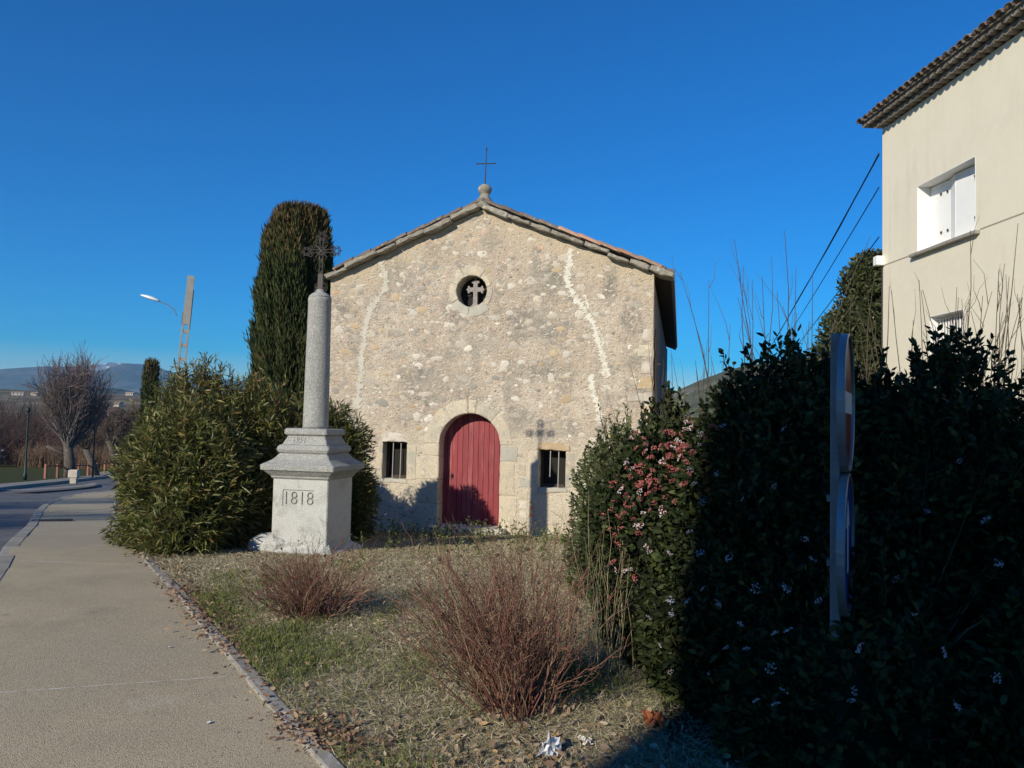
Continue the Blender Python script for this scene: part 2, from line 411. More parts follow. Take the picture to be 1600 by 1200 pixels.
M['white'] = mat('white_paint', (.80, .80, .78), [((.70, .70, .68), 8, .55, .8)], rough=.5)
M['sill'] = mat('sill_stone', (.30, .28, .24), [((.22, .21, .18), 9, .5, .7)], rough=.9)
M['joint_line'] = mat('string_groove', (.38, .34, .27), rough=.95)
M['asphalt'] = mat('asphalt', (.135, .13, .125), [((.18, .175, .17), .5, .45, .7), ((.09, .095, .1), 3, .5, .7), ((.2, .2, .2), 120, .6, .7)], rough=.85, bumps=[(160, .5, .006)], spec=.3)
M['concrete'] = mat('kerb_concrete', (.31, .285, .24), [((.20, .185, .155), 4, .45, .7), ((.42, .40, .36), 30, .55, .7), ((.2, .19, .17), 60, .62, .7)], rough=.9, bumps=[(60, .4, .008)], rand=.12)
M['pole_concrete'] = mat('pole_concrete', (.33, .325, .30), [((.27, .255, .22), 3, .45, .7)], rough=.9, rand=.02)
M['line_white'] = mat('pale_joint', (.62, .58, .50), [((.42, .37, .28), 12, .48, .6, 5)], rough=.9)
M['steel_green'] = mat('green_steel', (.03, .045, .04), rough=.5, metal=.3)
M['galv'] = mat('galvanised_steel', (.16, .19, .21), [((.12, .145, .16), 8, .45, .7), ((.2, .23, .25), 60, .55, .7)], rough=.55, metal=.3)
M['sign_red'] = mat('sign_red', (.13, .010, .009), rough=.4, spec=.5)
M['sign_blue'] = mat('sign_blue', (.012, .025, .20), rough=.4, spec=.5)
M['sign_white'] = mat('sign_white', (.6, .6, .58), rough=.4, spec=.5)
M['alu'] = mat('sign_back_aluminium', (.22, .25, .28), [((.16, .19, .21), 5, .45, .7)], rough=.42, metal=.5)
M['lamp_white'] = mat('lamp_white', (.75, .77, .78), rough=.35)
M['cable'] = mat('cable_black', (.02, .02, .022), rough=.6)
M['glass'] = mat('window_glass', (.03, .035, .04), rough=.08, spec=.6)
M['leaf'] = mat('leaf', (.08, .1, .03), attr=True, rough=.45, spec=.4, transl=.22)
M['leaf_dark'] = mat('leaf_dark', (.03, .05, .02), attr=True, rough=.55, spec=.12, transl=.04)
M['needles'] = mat('needles', (.03, .05, .02), attr=True, rough=.8, spec=.1)
M['petal'] = mat('petal', (.8, .7, .7), attr=True, rough=.6, spec=.2, transl=.2)
M['grass'] = mat('grass_blade', (.2, .2, .1), attr=True, rough=.8, spec=.15, transl=.15)
M['twig'] = mat('twig', (.2, .1, .08), attr=True, rough=.75, spec=.2)
M['bark'] = mat('bark', (.11, .09, .075), [((.05, .043, .037), 14, .45, .65, 5, (1, 1, .25)), ((.19, .165, .14), 5, .58, .7)], rough=.95, bumps=[(25, .7, .03)])
M['wood_rail'] = mat('red_brown_wood', (.30, .125, .075), [((.2, .09, .06), 12, .5, .7)], rough=.8, rand=.15)
M['paper'] = mat('white_paper', (.62, .62, .64), [((.55, .58, .68), 14, .58, .68)], rough=.6)
M['terracotta'] = mat('terracotta_shard', (.42, .13, .05), [((.3, .1, .05), 20, .5, .7)], rough=.85)
M['petal_dry'] = mat('dry_leaf', (.3, .2, .1), attr=True, rough=.85, spec=.1, transl=.15)

def ground_mat():
    m = mat('dry_lawn', (.36, .305, .205), [((.26, .21, .135), 3.5, .42, .6, 6), ((.15, .155, .065), .9, .52, .68, 6), ((.44, .40, .31), 24, .5, .64, 5), ((.10, .075, .05), 40, .58, .7, 4)], rough=.98, bumps=[(35, .8, .04), (120, .7, .015)], spec=.05)
    return m
M['lawn'] = ground_mat()
M['paving'] = mat('exposed_aggregate', (.48, .40, .26),
    [((.37, .305, .20), .45, .40, .62, 6), ((.33, .275, .19), 1.3, .54, .70, 6), ((.40, .345, .25), .22, .5, .6, 4), ((.20, .175, .14), 3.1, .66, .74, 6), ((.50, .44, .33), .8, .62, .72, 5), ((.57, .49, .35), 130, .54, .64, 2), ((.22, .18, .13), 110, .56, .66, 2), ((.50, .40, .30), 75, .6, .7, 3)],
    rough=.92, bumps=[(150, .9, .006), (60, .3, .005)], spec=.12)
M['earth_far'] = mat('brown_fields', (.15, .115, .085), [((.23, .20, .13), .012, .48, .58, 5), ((.10, .09, .06), .03, .5, .6, 6), ((.09, .11, .05), .02, .58, .66), ((.34, .30, .24), .009, .6, .66)], rough=1, spec=0)
M['lawn_green'] = mat('green_turf', (.055, .07, .028), [((.07, .065, .03), .5, .45, .6)], rough=1, spec=.05)
M['mountain'] = mat('wooded_mountain', (.06, .075, .05), [((.12, .115, .09), .0016, .48, .62, 7), ((.04, .055, .03), .004, .5, .62, 7)], rough=1, spec=0, bumps=[(.004, 1, 60)])
M['mountain_snow'] = mat('snow_mountain', (.16, .16, .15), [((.85, .87, .9), .005, .48, .54, 7)], rough=1, spec=0, bumps=[(.004, 1, 60)])
M['hill'] = mat('scrub_hill', (.10, .11, .075), [((.20, .18, .14), .02, .48, .6, 7), ((.055, .07, .035), .05, .5, .62, 7)], rough=1, spec=0, bumps=[(.05, 1, 4)])

# ------------------------------------------------------------------ ground
def sheet(name, xs, ys, zf, m, kind='structure'):
    X, Y = np.meshgrid(xs, ys, indexing='ij')
    V = np.stack([X, Y, zf(X, Y)], axis=-1).reshape(-1, 3)
    nx, ny = len(xs), len(ys)
    i = np.arange(nx - 1)[:, None] * ny + np.arange(ny - 1)[None, :]
    Fq = np.stack([i, i + ny, i + ny + 1, i + 1], axis=-1).reshape(-1, 4)
    o = npmesh(name, V, [Fq], m, smooth=True)
    return tag(o, kind=kind)

# base terrain, lowered 0.2 m under all the laid surfaces
ysb = np.concatenate([np.linspace(-60, 90, 61), np.linspace(100, 400, 31), np.linspace(450, 1300, 40), np.array([1600, 2000, 3000, 4500, 7000, 9000])])
xsb = np.concatenate([-np.geomspace(6500, 60, 26), np.linspace(-55, 55, 23), np.geomspace(60, 6500, 26)])
def zbase(X, Y):
    z = g(Y) - .2
    far = np.clip((Y - 350) / 600, 0, 1)
    p = np.stack([X.ravel(), Y.ravel(), 0 * X.ravel()], axis=1)
    return z + far * (vnoise(p, .006, 5).reshape(X.shape) * 9 + vnoise(p, .02, 9).reshape(X.shape) * 2)
sheet('terrain', xsb, ysb, zbase, M['earth_far'])

def interp_line(pts, n):
    P = np.array(pts, dtype=float); d = np.concatenate([[0], np.cumsum(np.linalg.norm(np.diff(P, axis=0), axis=1))])
    t = np.linspace(0, d[-1], n)
    return np.stack([np.interp(t, d, P[:, 0]), np.interp(t, d, P[:, 1])], axis=1)
def smooth_line(pts, n, k=3):
    L = interp_line(pts, n)
    for _ in range(k * max(1, n // 30)):
        L[1:-1] = (L[:-2] + L[1:-1] * 2 + L[2:]) / 4
    return L
def ribbon(name, A, B, nx, zoff, m, kind='structure'):
    t = np.linspace(0, 1, nx)[None, :, None]
    P = A[:, None, :] * (1 - t) + B[:, None, :] * t
    Z = g(P[..., 1]) + zoff
    V = np.concatenate([P, Z[..., None]], axis=-1).reshape(-1, 3)
    n = len(A); i = np.arange(n - 1)[:, None] * nx + np.arange(nx - 1)[None, :]
    o = npmesh(name, V, [np.stack([i, i + 1, i + nx + 1, i + nx], axis=-1).reshape(-1, 4)], m, smooth=True)
    return tag(o, kind=kind)

# kerb between pavement and lawn (R), kerb between pavement and road (L), far kerb (K)
Rp = [(4.0, -4.5), (2.6, -2.0), (1.25, 0.55), (-.15, 2.75), (-.78, 3.74), (-1.1, 4.26), (-1.59, 5.03), (-2.15, 5.95), (-2.62, 6.72), (-3.37, 7.98), (-4.31, 9.51), (-6.06, 12.77), (-7.86, 16.22), (-10.12, 20.54), (-13.0, 26.6), (-15.4, 33.0), (-15.2, 38)]
Lp = [(1.2, -6.0), (0.2, -3.5), (-1.2, 0.0), (-2.9, 3.6), (-5.25, 8.32), (-7.07, 11.58), (-8.9, 15.0), (-10.92, 18.61), (-12.9, 22.33), (-14.9, 26.79), (-16.4, 31.0), (-16.9, 35.5), (-16.0, 39)]
NL = 90
RL = smooth_line(Rp, NL, 1); LL = smooth_line(Lp, NL, 1)
ribbon('pavement', LL, RL, 9, -.012, M['paving'])
Kp = [(-6.0, -9.5), (-8, -5.5), (-9.5, 0.0), (-11.5, 8), (-15.5, 18), (-19.5, 28.5), (-22.5, 36), (-24.6, 42), (-27.4, 50.7), (-31.0, 62), (-33.2, 67.3), (-34.5, 74), (-34, 84)]
KL = smooth_line(Kp, NL, 1)
# right edge of the road follows the pavement, then swings behind the oleanders
L2 = smooth_line(Lp + [(-14.6, 45), (-15, 55), (-19, 68), (-24, 84)], NL, 1)
ribbon('road', KL, L2, 12, -.13, M['asphalt'])
# lawn on the right of the pavement
Bp = [(14, -4.5), (14, -2), (14, .5), (14, 2.7), (14, 3.7), (15, 4.3), (16, 5), (16, 6), (17, 7), (18, 8), (20, 9.5), (24, 12.8), (28, 16), (30, 20.5), (30, 27), (30, 33), (30, 38)]
BL = interp_line(Bp, NL); BL[:, 1] = RL[:, 1]
ribbon('lawn', RL, BL, 60, 0.0, M['lawn'])
ribbon('rear_lawn', np.stack([np.linspace(-14.9, -15.5, 30), np.linspace(38, 60, 30)], 1), np.stack([np.linspace(30, 40, 30), np.linspace(38, 60, 30)], 1), 20, 0.0, M['lawn'])
# far pavement beyond the road
FK = KL + np.array([-1.5, .4])
ribbon('far_pavement', FK, KL, 4, 0.0, M['concrete'])
FG = KL + np.array([-40, 4])
ribbon('far_turf', FG, FK, 12, -.03, M['lawn_green'])
# low concrete island kerb in the mouth of the junction
island = ribbon('traffic_island', smooth_line([(-19.9, 31.5), (-20.0, 34.2), (-21.6, 40.6), (-23.4, 44.9)], 12), smooth_line([(-18.9, 31.5), (-19.3, 34.2), (-20.9, 40.6), (-23.2, 44.9)], 12), 3, 0.0, M['concrete'])

# kerb stones ---------------------------------------------------------------
def kerb_run(name, line, width, top, length, m, i0=0, i1=None, sink=.16, side=1):
    root = bpy.data.objects.new(name, None); COL.objects.link(root); root['kind'] = 'structure'
    d = np.concatenate([[0], np.cumsum(np.linalg.norm(np.diff(line, axis=0), axis=1))])
    n = int(d[-1] / length)
    for k in range(n):
        a, b = k * length + .006, (k + 1) * length - .006
        pa = Vector((np.interp(a, d, line[:, 0]), np.interp(a, d, line[:, 1]), 0)); pb = Vector((np.interp(b, d, line[:, 0]), np.interp(b, d, line[:, 1]), 0))
        if pa.y < 2.5 or pa.y > (26 if width < .1 else 40): continue
        pa.z = float(g(pa.y)) ; pb.z = float(g(pb.y))
        t = (pb - pa).normalized(); nrm = Vector((t.y, -t.x, 0)).normalized() * side
        vs = []; w = width / 2; j = random.uniform(-.006, .006)
        for p in (pa, pb):
            o0 = nrm * j
            for (q, zz) in ((-w, -sink), (-w, top - .008), (-w + .012, top + j), (w - .012, top + j), (w, top - .008), (w, -sink)):
                vs.append(p + o0 + nrm * q + Vector((0, 0, zz)))
        fs = [tuple(range(6)), tuple(range(11, 5, -1))] + [(i, i + 6, (i + 1) % 6 + 6, (i + 1) % 6) for i in range(6)]
        MB().add(vs, fs).build('kerb_stone', m, root)
    return root
kerb_run('lawn_kerb', RL, .085, .012, .995, M['concrete'])
kerb_run('road_kerb', LL, .17, -.006, .99, M['concrete'])
for (ln, nm) in ((KL, 'far_kerb'),):
    V = []; pts = ln[(ln[:, 1] > 8) & (ln[:, 1] < 80)]
    mbk = MB()
    for a, b in zip(pts[:-1], pts[1:]):
        t = unit(b - a); nr = np.array([t[1], -t[0]]) * .12
        za, zb = float(g(a[1])), float(g(b[1]))
        mbk.add([(a[0], a[1], za - .2), (b[0], b[1], zb - .2), (b[0] + nr[0], b[1] + nr[1], zb - .2), (a[0] + nr[0], a[1] + nr[1], za - .2),
                 (a[0], a[1], za + .015), (b[0], b[1], zb + .015), (b[0] + nr[0], b[1] + nr[1], zb + .015), (a[0] + nr[0], a[1] + nr[1], za + .015)],
                [(4, 5, 6, 7), (3, 2, 6, 7), (0, 1, 5, 4)])
    tag(mbk.build(nm, M['concrete']), kind='structure')
# pale joints across the pavement
def strip_on_pavement(p0, p1, w, m, z=-.0105):
    a = np.array(p0); b = np.array(p1); t = unit(b - a); n_ = np.array([-t[1], t[0]]) * w / 2
    k = 24; A = a[None] + (b - a)[None] * np.linspace(0, 1, k)[:, None] + n_; B = A - 2 * n_
    A = A + RNG.normal(0, .0015, A.shape); B = B + RNG.normal(0, .0015, B.shape)
    return ribbon('pavement_joint', A, B, 2, z, m)
strip_on_pavement((-3.45, 4.47), (-1.72, 5.02), .012, M['line_white'])
strip_on_pavement((-5.45, 9.0), (-3.7, 8.85), .02, M['line_white'])
strip_on_pavement((-8.4, 14.4), (-6.6, 14.1), .025, M['line_white'])

# ------------------------------------------------------------------ drain grate
dg = thing('drain_grate', 'narrow rusty drain grate set across the pavement by the road kerb', 'drain grate', (-9.2, 16.15, float(g(16.15)) - .008), math.atan2(.24, .57))
fr = MB()
fr.bx(-.36, .36, -.11, -.08, -.01, .012); fr.bx(-.36, .36, .08, .11, -.01, .012); fr.bx(-.36, -.33, -.08, .08, -.01, .012); fr.bx(.33, .36, -.08, .08, -.01, .012)
fr.build('frame', M['iron'], dg)
MB().bx(-.33, .33, -.08, .08, -.006, .0).build('pit', M['dark'], dg)
for i in range(12):
    MB().bx(-.33 + .055 * i + .012, -.33 + .055 * i + .034, -.08, .08, 0.001, .011).build('bar', M['iron'], dg)

# ------------------------------------------------------------------ chapel
CH = thing('stone_chapel', 'small rubble stone chapel with a low gable, arched red door and round window', 'chapel', (-.82, 15.0, -.5), rad(-12))
ZB = .5            # local z = world z + ZB
def fill_loops(loops, y):
    """triangulated face with holes in the plane y"""
    bm = bmesh.new(); 
    for lp in loops:
        vs = [bm.verts.new((s, y, z)) for s, z in lp]
        for i in range(len(vs)): bm.edges.new((vs[i], vs[(i + 1) % len(vs)]))
    bmesh.ops.triangle_fill(bm, use_beauty=True, use_dissolve=False, edges=bm.edges[:])
    return bm
def wall_mesh(name, outline, holes, thick, m, parent, y0=0.0):
    bm = fill_loops([outline] + holes, y0)
    bm2 = fill_loops([outline] + holes, y0 + thick)
    me2 = bpy.data.meshes.new('tmp'); bm2.to_mesh(me2); bm.from_mesh(me2); bm2.free(); bpy.data.meshes.remove(me2)
    for lp in [outline] + holes:
        a = [bm.verts.new((s, y0, z)) for s, z in lp]; b = [bm.verts.new((s, y0 + thick, z)) for s, z in lp]
        for i in range(len(lp)):
            j = (i + 1) % len(lp); bm.faces.new((a[i], a[j], b[j], b[i]))
    bmesh.ops.remove_doubles(bm, verts=bm.verts[:], dist=1e-5)
    bmesh.ops.recalc_face_normals(bm, faces=bm.faces[:])
    me = bpy.data.meshes.new(name); bm.to_mesh(me); bm.free()
    return link(name, me, m, parent)
def arc(cx, cz, r, a0, a1, n):
    return [(cx + r * math.cos(rad(a0 + (a1 - a0) * i / n)), cz + r * math.sin(rad(a0 + (a1 - a0) * i / n))) for i in range(n + 1)]
DC, DW, DS = .045, .59, 1.165 + ZB       # door centre, half width, spring height
OC, OZ, OR = .016, 4.07 + ZB, .30
W1 = (-1.66, -1.20, .49 + ZB, 1.165 + ZB); W2 = (1.39, 1.86, .43 + ZB, 1.10 + ZB)
e = .02
door_hole = [(DC - DW - e, .12)] + [(DC + DW + e, .12)] + arc(DC, DS, DW + e, 0, 180, 20)
oc_hole = arc(OC, OZ, OR + e, 0, 342, 19)
def rect(w, e=0): return [(w[0] - e, w[2] - e), (w[1] + e, w[2] - e), (w[1] + e, w[3] + e), (w[0] - e, w[3] + e)]
outline = [(-2.86, -.4), (3.42, -.4), (3.42, 4.35 + ZB), (.18, 5.63 + ZB), (-2.86, 4.35 + ZB)]
wall_mesh('facade_wall', outline, [door_hole, oc_hole, rect(W1, e), rect(W2, e)], .5, M['render'], CH)
MB().bx(2.92, 3.405, .5, 14.4, -.6, 4.33 + ZB).build('side_wall', M['shade_dark_render'], CH)
MB().bx(-2.85, -2.35, .5, 14.4, -.6, 4.33 + ZB).build('side_wall', M['shade_dark_render'], CH)
bm = wall_mesh('rear_wall', outline, [], .4, M['shade_dark_render'], CH, y0=14.4)
MB().bx(-2.3, 2.9, .5, 14.4, .0, .08).build('floor', M['dark'], CH)
MB().bx(-2.3, 2.9, 1.6, 1.65, .08, 4.8).build('inner_partition', M['dark'], CH)

def jit_outline(pts, step, j):
    out = []
    for (a, b) in zip(pts, pts[1:] + pts[:1]):
        L = math.hypot(b[0] - a[0], b[1] - a[1]); n = max(1, int(L / step))
        for i in range(n):
            t = i / n; q = j if i else j * .6
            out.append((a[0] + (b[0] - a[0]) * t + random.uniform(-q, q), a[1] + (b[1] - a[1]) * t + random.uniform(-q, q)))
    return out
def slab(name, pts, y0, y1, m, parent, bevel=.014, step=.12, j=.006, dome=.004):
    P = jit_outline(pts, step, j); n = len(P)
    cx = sum(p[0] for p in P) / n; cz = sum(p[1] for p in P) / n
    ins = []
    for p in P:
        d = math.hypot(p[0] - cx, p[1] - cz); k = max(0, 1 - bevel / max(d, .01) * 1.3)
        ins.append((cx + (p[0] - cx) * k, cz + (p[1] - cz) * k))
    vs = [(p[0], y1, p[1]) for p in P] + [(p[0], y0 + bevel, p[1]) for p in P] + [(p[0], y0, p[1]) for p in ins] + [(cx, y0 - dome, cz)]
    fs = []
    for i in range(n):
        k = (i + 1) % n
        fs += [(i, k, n + k, n + i), (n + i, n + k, 2 * n + k, 2 * n + i), (2 * n + i, 2 * n + k, 3 * n)]
    return MB().add(vs, fs).build(name, m, parent)

# door surround
vang = [0, 47, 80.5, 93, 128, 180]
for a0, a1 in zip(vang[:-1], vang[1:]):
    ro = .87 if a0 > 30 else .83
    n = max(2, int((a1 - a0) / 7))
    pts = arc(DC, DS, DW, a0 + .5, a1 - .5, n) + arc(DC, DS, ro + random.uniform(-.02, .02), a1 - .6, a0 + .6, n)
    slab('arch_stone', pts, -.008, .34, M['limestone'], CH, step=.5, j=.004)
for (s0, s1, z0, z1) in ((-.97, -.55, -.48, .02), (-.90, -.55, .03, .48), (-.99, -.55, .49, .93), (-.86, -.55, .94, 1.16)):
    slab('jamb_stone', [(s0 + random.uniform(-.02, .02), z0 + ZB), (s1 + .005, z0 + ZB), (s1 + .005, z1 + ZB), (s0, z1 + ZB)], -.008, .34, M['limestone'], CH)
for (s0, s1, z0, z1) in ((.64, .98, -.45, .23), (.64, .92, .24, .86), (.64, .98, .87, 1.16)):
    slab('jamb_stone', [(s0, z0 + ZB), (s1 + random.uniform(-.02, .02), z0 + ZB), (s1, z1 + ZB), (s0, z1 + ZB)], -.008, .34, M['limestone'] if z0 < .8 else M['limestone_grey'], CH)
MB().bx(DC - .75, DC + .75, -.25, .5, -.02, .14).build('threshold', M['limestone_grey'], CH, bevel=.02)
# small masonry between the door and right window
for (s0, s1, z0, z1, mm) in ((.99, 1.14, .62, .84, 'limestone'), (1.0, 1.30, .40, .60, 'limestone_grey'), (1.0, 1.2, .18, .38, 'limestone'), (1.02, 1.18, .0, .17, 'fieldstone_white'), (1.2, 1.34, -.02, .08, 'fieldstone_orange'), (1.2, 1.34, .1, .2, 'fieldstone_ochre'), (1.03, 1.18, -.17, -.02, 'fieldstone_white'), (1.2, 1.34, -.14, -.04, 'fieldstone_orange')):
    slab('small_block', [(s0, z0 + ZB), (s1, z0 + ZB), (s1, z1 + ZB), (s0, z1 + ZB)], -.008, .1, M[mm], CH, bevel=.02, step=.07, j=.01)
# door
dr = bpy.data.objects.new('door', None); COL.objects.link(dr); dr.parent = CH; dr.location = (DC, .30, 0)
dhw = DW + .03
back = [(-dhw, .13), (dhw, .13)] + arc(0, DS, dhw, 0, 180, 20)
wall_mesh('door_backing', back, [], .04, M['door'], dr, y0=.03)
npl = 12
for i in range(npl):
    a = -dhw + 2 * dhw * i / npl + .004; b = -dhw + 2 * dhw * (i + 1) / npl - .004
    def top(x): return DS + math.sqrt(max(0, (dhw - .002) ** 2 - x * x))
    pts = [(a, .14), (b, .14), (b, top(b)), ((a + b) / 2, top((a + b) / 2)), (a, top(a))]
    wall_mesh('plank', pts, [], .026, M['door'], dr, y0=random.uniform(0, .002))
lk = MB(); lk.bx(-.435, -.385, -.008, .0, .55 + ZB - .06, .55 + ZB + .05); lk.sphere((-.41, -.03, .56 + ZB), .024); lk.build('lock', M['iron'], dr)
# oculus ring, tracery, pane
for a0, a1, ro in ((57, 118, .48), (118, 158, .50), (158, 212, .45), (212, 264, .47), (264, 318, .50), (318, 372, .42), (12, 57, .40)):
    n = 8
    slab('ring_stone', arc(OC, OZ, OR, a0 + .7, a1 - .7, n) + arc(OC, OZ, ro, a1 - .8, a0 + .8, n), -.012, .34, M['limestone_grey' if a0 in (212, 264) else 'limestone'], CH, step=.5, j=.006)
crs = MB()
def prism_xz(mb, pts, y0, y1):
    n = len(pts)
    mb.add([(x, y0, z) for x, z in pts] + [(x, y1, z) for x, z in pts], [tuple(range(n)), tuple(range(2 * n - 1, n - 1, -1))] + [(i, (i + 1) % n, n + (i + 1) % n, n + i) for i in range(n)])
cz0 = OZ - .02
cr = [(-.075, -.31), (.085, -.31), (.07, -.235), (.042, -.20), (.040, .035), (.115, .035), (.120, .0), (.150, .015), (.150, .05), (.182, .078), (.150, .105), (.150, .14), (.120, .15), (.110, .118), (.042, .118), (.040, .19), (.075, .205), (.072, .24), (.03, .245), (.012, .28),
      (-.012, .28), (-.03, .245), (-.072, .24), (-.075, .205), (-.040, .19), (-.042, .118), (-.110, .118), (-.120, .15), (-.150, .14), (-.150, .105), (-.182, .078), (-.150, .05), (-.150, .015), (-.120, .0), (-.115, .035), (-.040, .035), (-.042, -.20), (-.07, -.235)]
prism_xz(crs, [(OC + .03 + x, cz0 + z) for x, z in cr], .16, .23)
crs.build('tracery_cross', M['tracery'], CH)
MB().bx(OC - .36, OC + .36, .33, .35, OZ - .36, OZ + .36).build('oculus_pane', M['dark'], CH)
MB().bx(OC - .19, OC - .07, .3, .315, OZ - .05, OZ - .035).build('glazing_bar', M['iron_grey'], CH)
# two barred windows
for (w, sd) in ((W1, 0), (W2, 1)):
    wn = bpy.data.objects.new('barred_window', None); COL.objects.link(wn); wn.parent = CH; wn.location = ((w[0] + w[1]) / 2, .12, w[2])
    hw = (w[1] - w[0]) / 2 + .025; h = w[3] - w[2]
    f = MB(); f.bx(-hw, -hw + .05, .12, .17, -.02, h + .02); f.bx(hw - .05, hw, .12, .17, -.02, h + .02); f.bx(-hw + .05, hw - .05, .12, .17, -.02, .04); f.bx(-hw + .05, hw - .05, .12, .17, h - .03, h + .02)
    f.build('frame', M['dark_wood'], wn)
    MB().bx(-hw, hw, .18, .19, -.02, h + .02).build('pane', M['dark'], wn)
    for q, (bx, z0) in enumerate(((-.045, -.01 if sd == 0 else .28 * h), (.11, -.01))):
        MB().tube([(bx, -.085, z0), (bx + .006, -.085, h * .99)], .010, 8).build('bar', M['bar_steel'], wn)
# window surrounds
slab('lintel', [(-1.70, 1.18 + ZB), (-1.17, 1.18 + ZB), (-1.28, 1.33 + ZB), (-1.5, 1.37 + ZB), (-1.66, 1.32 + ZB)], -.01, .2, M['fieldstone_white'], CH, step=.08, j=.012)
slab('lintel', [(1.33, 1.115 + ZB), (1.95, 1.10 + ZB), (1.95, 1.19 + ZB), (1.7, 1.25 + ZB), (1.36, 1.235 + ZB)], -.02, .2, M['fieldstone_ochre'], CH, step=.08, j=.008)
slab('window_jamb', [(-1.185, .46 + ZB), (-.98, .46 + ZB), (-1.0, 1.13 + ZB), (-1.185, 1.14 + ZB)], -.008, .2, M['limestone'], CH, step=.1)
slab('window_jamb', [(-1.80, .46 + ZB), (-1.67, .46 + ZB), (-1.67, 1.14 + ZB), (-1.82, 1.12 + ZB)], -.008, .2, M['limestone'], CH, step=.1)
slab('window_jamb', [(1.875, .42 + ZB), (2.06, .44 + ZB), (2.03, 1.08 + ZB), (1.875, 1.08 + ZB)], -.008, .2, M['limestone'], CH, step=.1)
slab('window_jamb', [(1.15, .44 + ZB), (1.38, .42 + ZB), (1.38, 1.09 + ZB), (1.17, 1.07 + ZB)], -.008, .2, M['limestone'], CH, step=.1)
slab('window_sill', [(1.36, .30 + ZB), (1.92, .36 + ZB), (1.9, .425 + ZB), (1.38, .41 + ZB)], -.02, .2, M['limestone_grey'], CH, step=.1)
slab('window_sill', [(-1.72, .40 + ZB), (-1.15, .40 + ZB), (-1.17, .475 + ZB), (-1.7, .475 + ZB)], -.015, .2, M['limestone_grey'], CH, step=.1)
# quoins on the right corner
zq = -.4; k = 0
for (h, w, mm) in ((.32, .35, 'fieldstone'), (.25, .22, 'limestone'), (.3, .42, 'fieldstone'), (.22, .2, 'fieldstone_white'), (.28, .38, 'limestone'), (.24, .25, 'fieldstone'), (.3, .3, 'limestone'), (.24, .34, 'fieldstone'), (.26, .22, 'fieldstone_ochre'), (.22, .46, 'fieldstone_orange'), (.28, .3, 'fieldstone_ochre'), (.3, .24, 'fieldstone'), (.28, .3, 'limestone'), (.3, .22, 'fieldstone')):
    slab('quoin', [(3.42 - w, zq + ZB), (3.428, zq + ZB), (3.43, zq + h - .02 + ZB), (3.42 - w + .03, zq + h - .03 + ZB)], -.006 - random.random() * .008, .2, M[mm] if mm != 'fieldstone_orange' else M['fieldstone'], CH, bevel=.03, step=.09, j=.014)
    zq += h
# field stones showing through the render
def roof_z(s): return 5.60 - (.394 * (s - .18) if s > .18 else .421 * (.18 - s))
def blocked(s, z, r):
    zl = z
    if zl > roof_z(s) - .12 - r or s < -2.84 + r or s > 3.0 - r: return True
    if zl < -.3: return True
    if math.hypot(s - OC, zl - 4.07) < .5 + r: return True
    if abs(s - DC) < .98 + r and zl < 1.165: return True
    if math.hypot(s - DC, zl - 1.165) < .88 + r: return True
    if -1.85 - r < s < -.95 + r and .3 < zl < 1.4 + r: return True
    if .98 - r < s < 2.1 + r and -.2 < zl < 1.28 + r: return True
    return False
def dome_mesh(name, n, rr):
    o = []; a0 = random.uniform(0, 6.28)
    lump = [1 + random.uniform(-.34, .26) for _ in range(n)]
    vs = []
    for (k, y) in ((1.0, .012), (.86, -.008), (.5, -.02)):
        for i in range(n):
            a = a0 + 2 * math.pi * i / n
            vs.append((math.cos(a) * lump[i] * k, y + random.uniform(-.003, .003), math.sin(a) * lump[i] * k))
    vs.append((0, -.022, 0))
    fs = []
    for r_ in range(2):
        for i in range(n):
            j = (i + 1) % n; fs.append((r_ * n + i, r_ * n + j, (r_ + 1) * n + j, (r_ + 1) * n + i))
    for i in range(n): fs.append((2 * n + i, 2 * n + (i + 1) % n, 3 * n))
    return MB().add(vs, fs).mesh(name, smooth=True)
doms = {}
for mm in ('fieldstone', 'fieldstone_white', 'fieldstone_ochre', 'fieldstone_orange', 'fieldstone_grey'):
    doms[mm] = []
    for i in range(7):
        me = dome_mesh('stone', random.choice((7, 8, 9)), 1); me.materials.append(M[mm]); doms[mm].append(me)
placed = []
known = [(-1.12, 3.67, .11, .085, 'fieldstone_white'), (-.98, 3.72, .15, .08, 'fieldstone_ochre'), (-.25, 3.74, .14, .08, 'fieldstone'), (-.12, 3.62, .11, .07, 'fieldstone_white'), (.48, 2.66, .06, .06, 'fieldstone_white'), (.68, 2.68, .11, .085, 'fieldstone_white'), (1.85, 2.86, .09, .08, 'fieldstone_white'), (1.55, 2.45, .11, .11, 'fieldstone_white'), (1.0, 2.72, .09, .07, 'fieldstone_white'), (.9, 2.05, .11, .06, 'fieldstone_white'), (1.1, 3.05, .12, .06, 'fieldstone'), (1.75, 4.0, .11, .07, 'fieldstone_white'), (1.62, 4.45, .12, .07, 'fieldstone_ochre'), (1.75, 4.68, .16, .07, 'fieldstone'), (1.4, 4.3, .09, .09, 'fieldstone'), (-1.05, 2.82, .10, .06, 'fieldstone_white'), (-1.0, 2.66, .11, .06, 'fieldstone_white'), (-.52, 4.9, .1, .05, 'fieldstone_white'), (1.3, 1.85, .14, .08, 'fieldstone'), (1.9, 2.05, .17, .09, 'fieldstone_ochre'), (2.6, 2.25, .12, .06, 'fieldstone_white'), (-.62, 1.75, .09, .05, 'fieldstone_orange'), (-.95, 1.45, .08, .05, 'fieldstone_ochre'), (-2.5, 2.9, .12, .07, 'fieldstone_ochre'), (-2.3, 3.4, .12, .06, 'fieldstone_ochre'), (-1.9, 3.0, .1, .06, 'fieldstone_ochre')]
for (s, z, a, b, mm) in known: placed.append((s, z, max(a, b), a, b, mm))
tries = 0
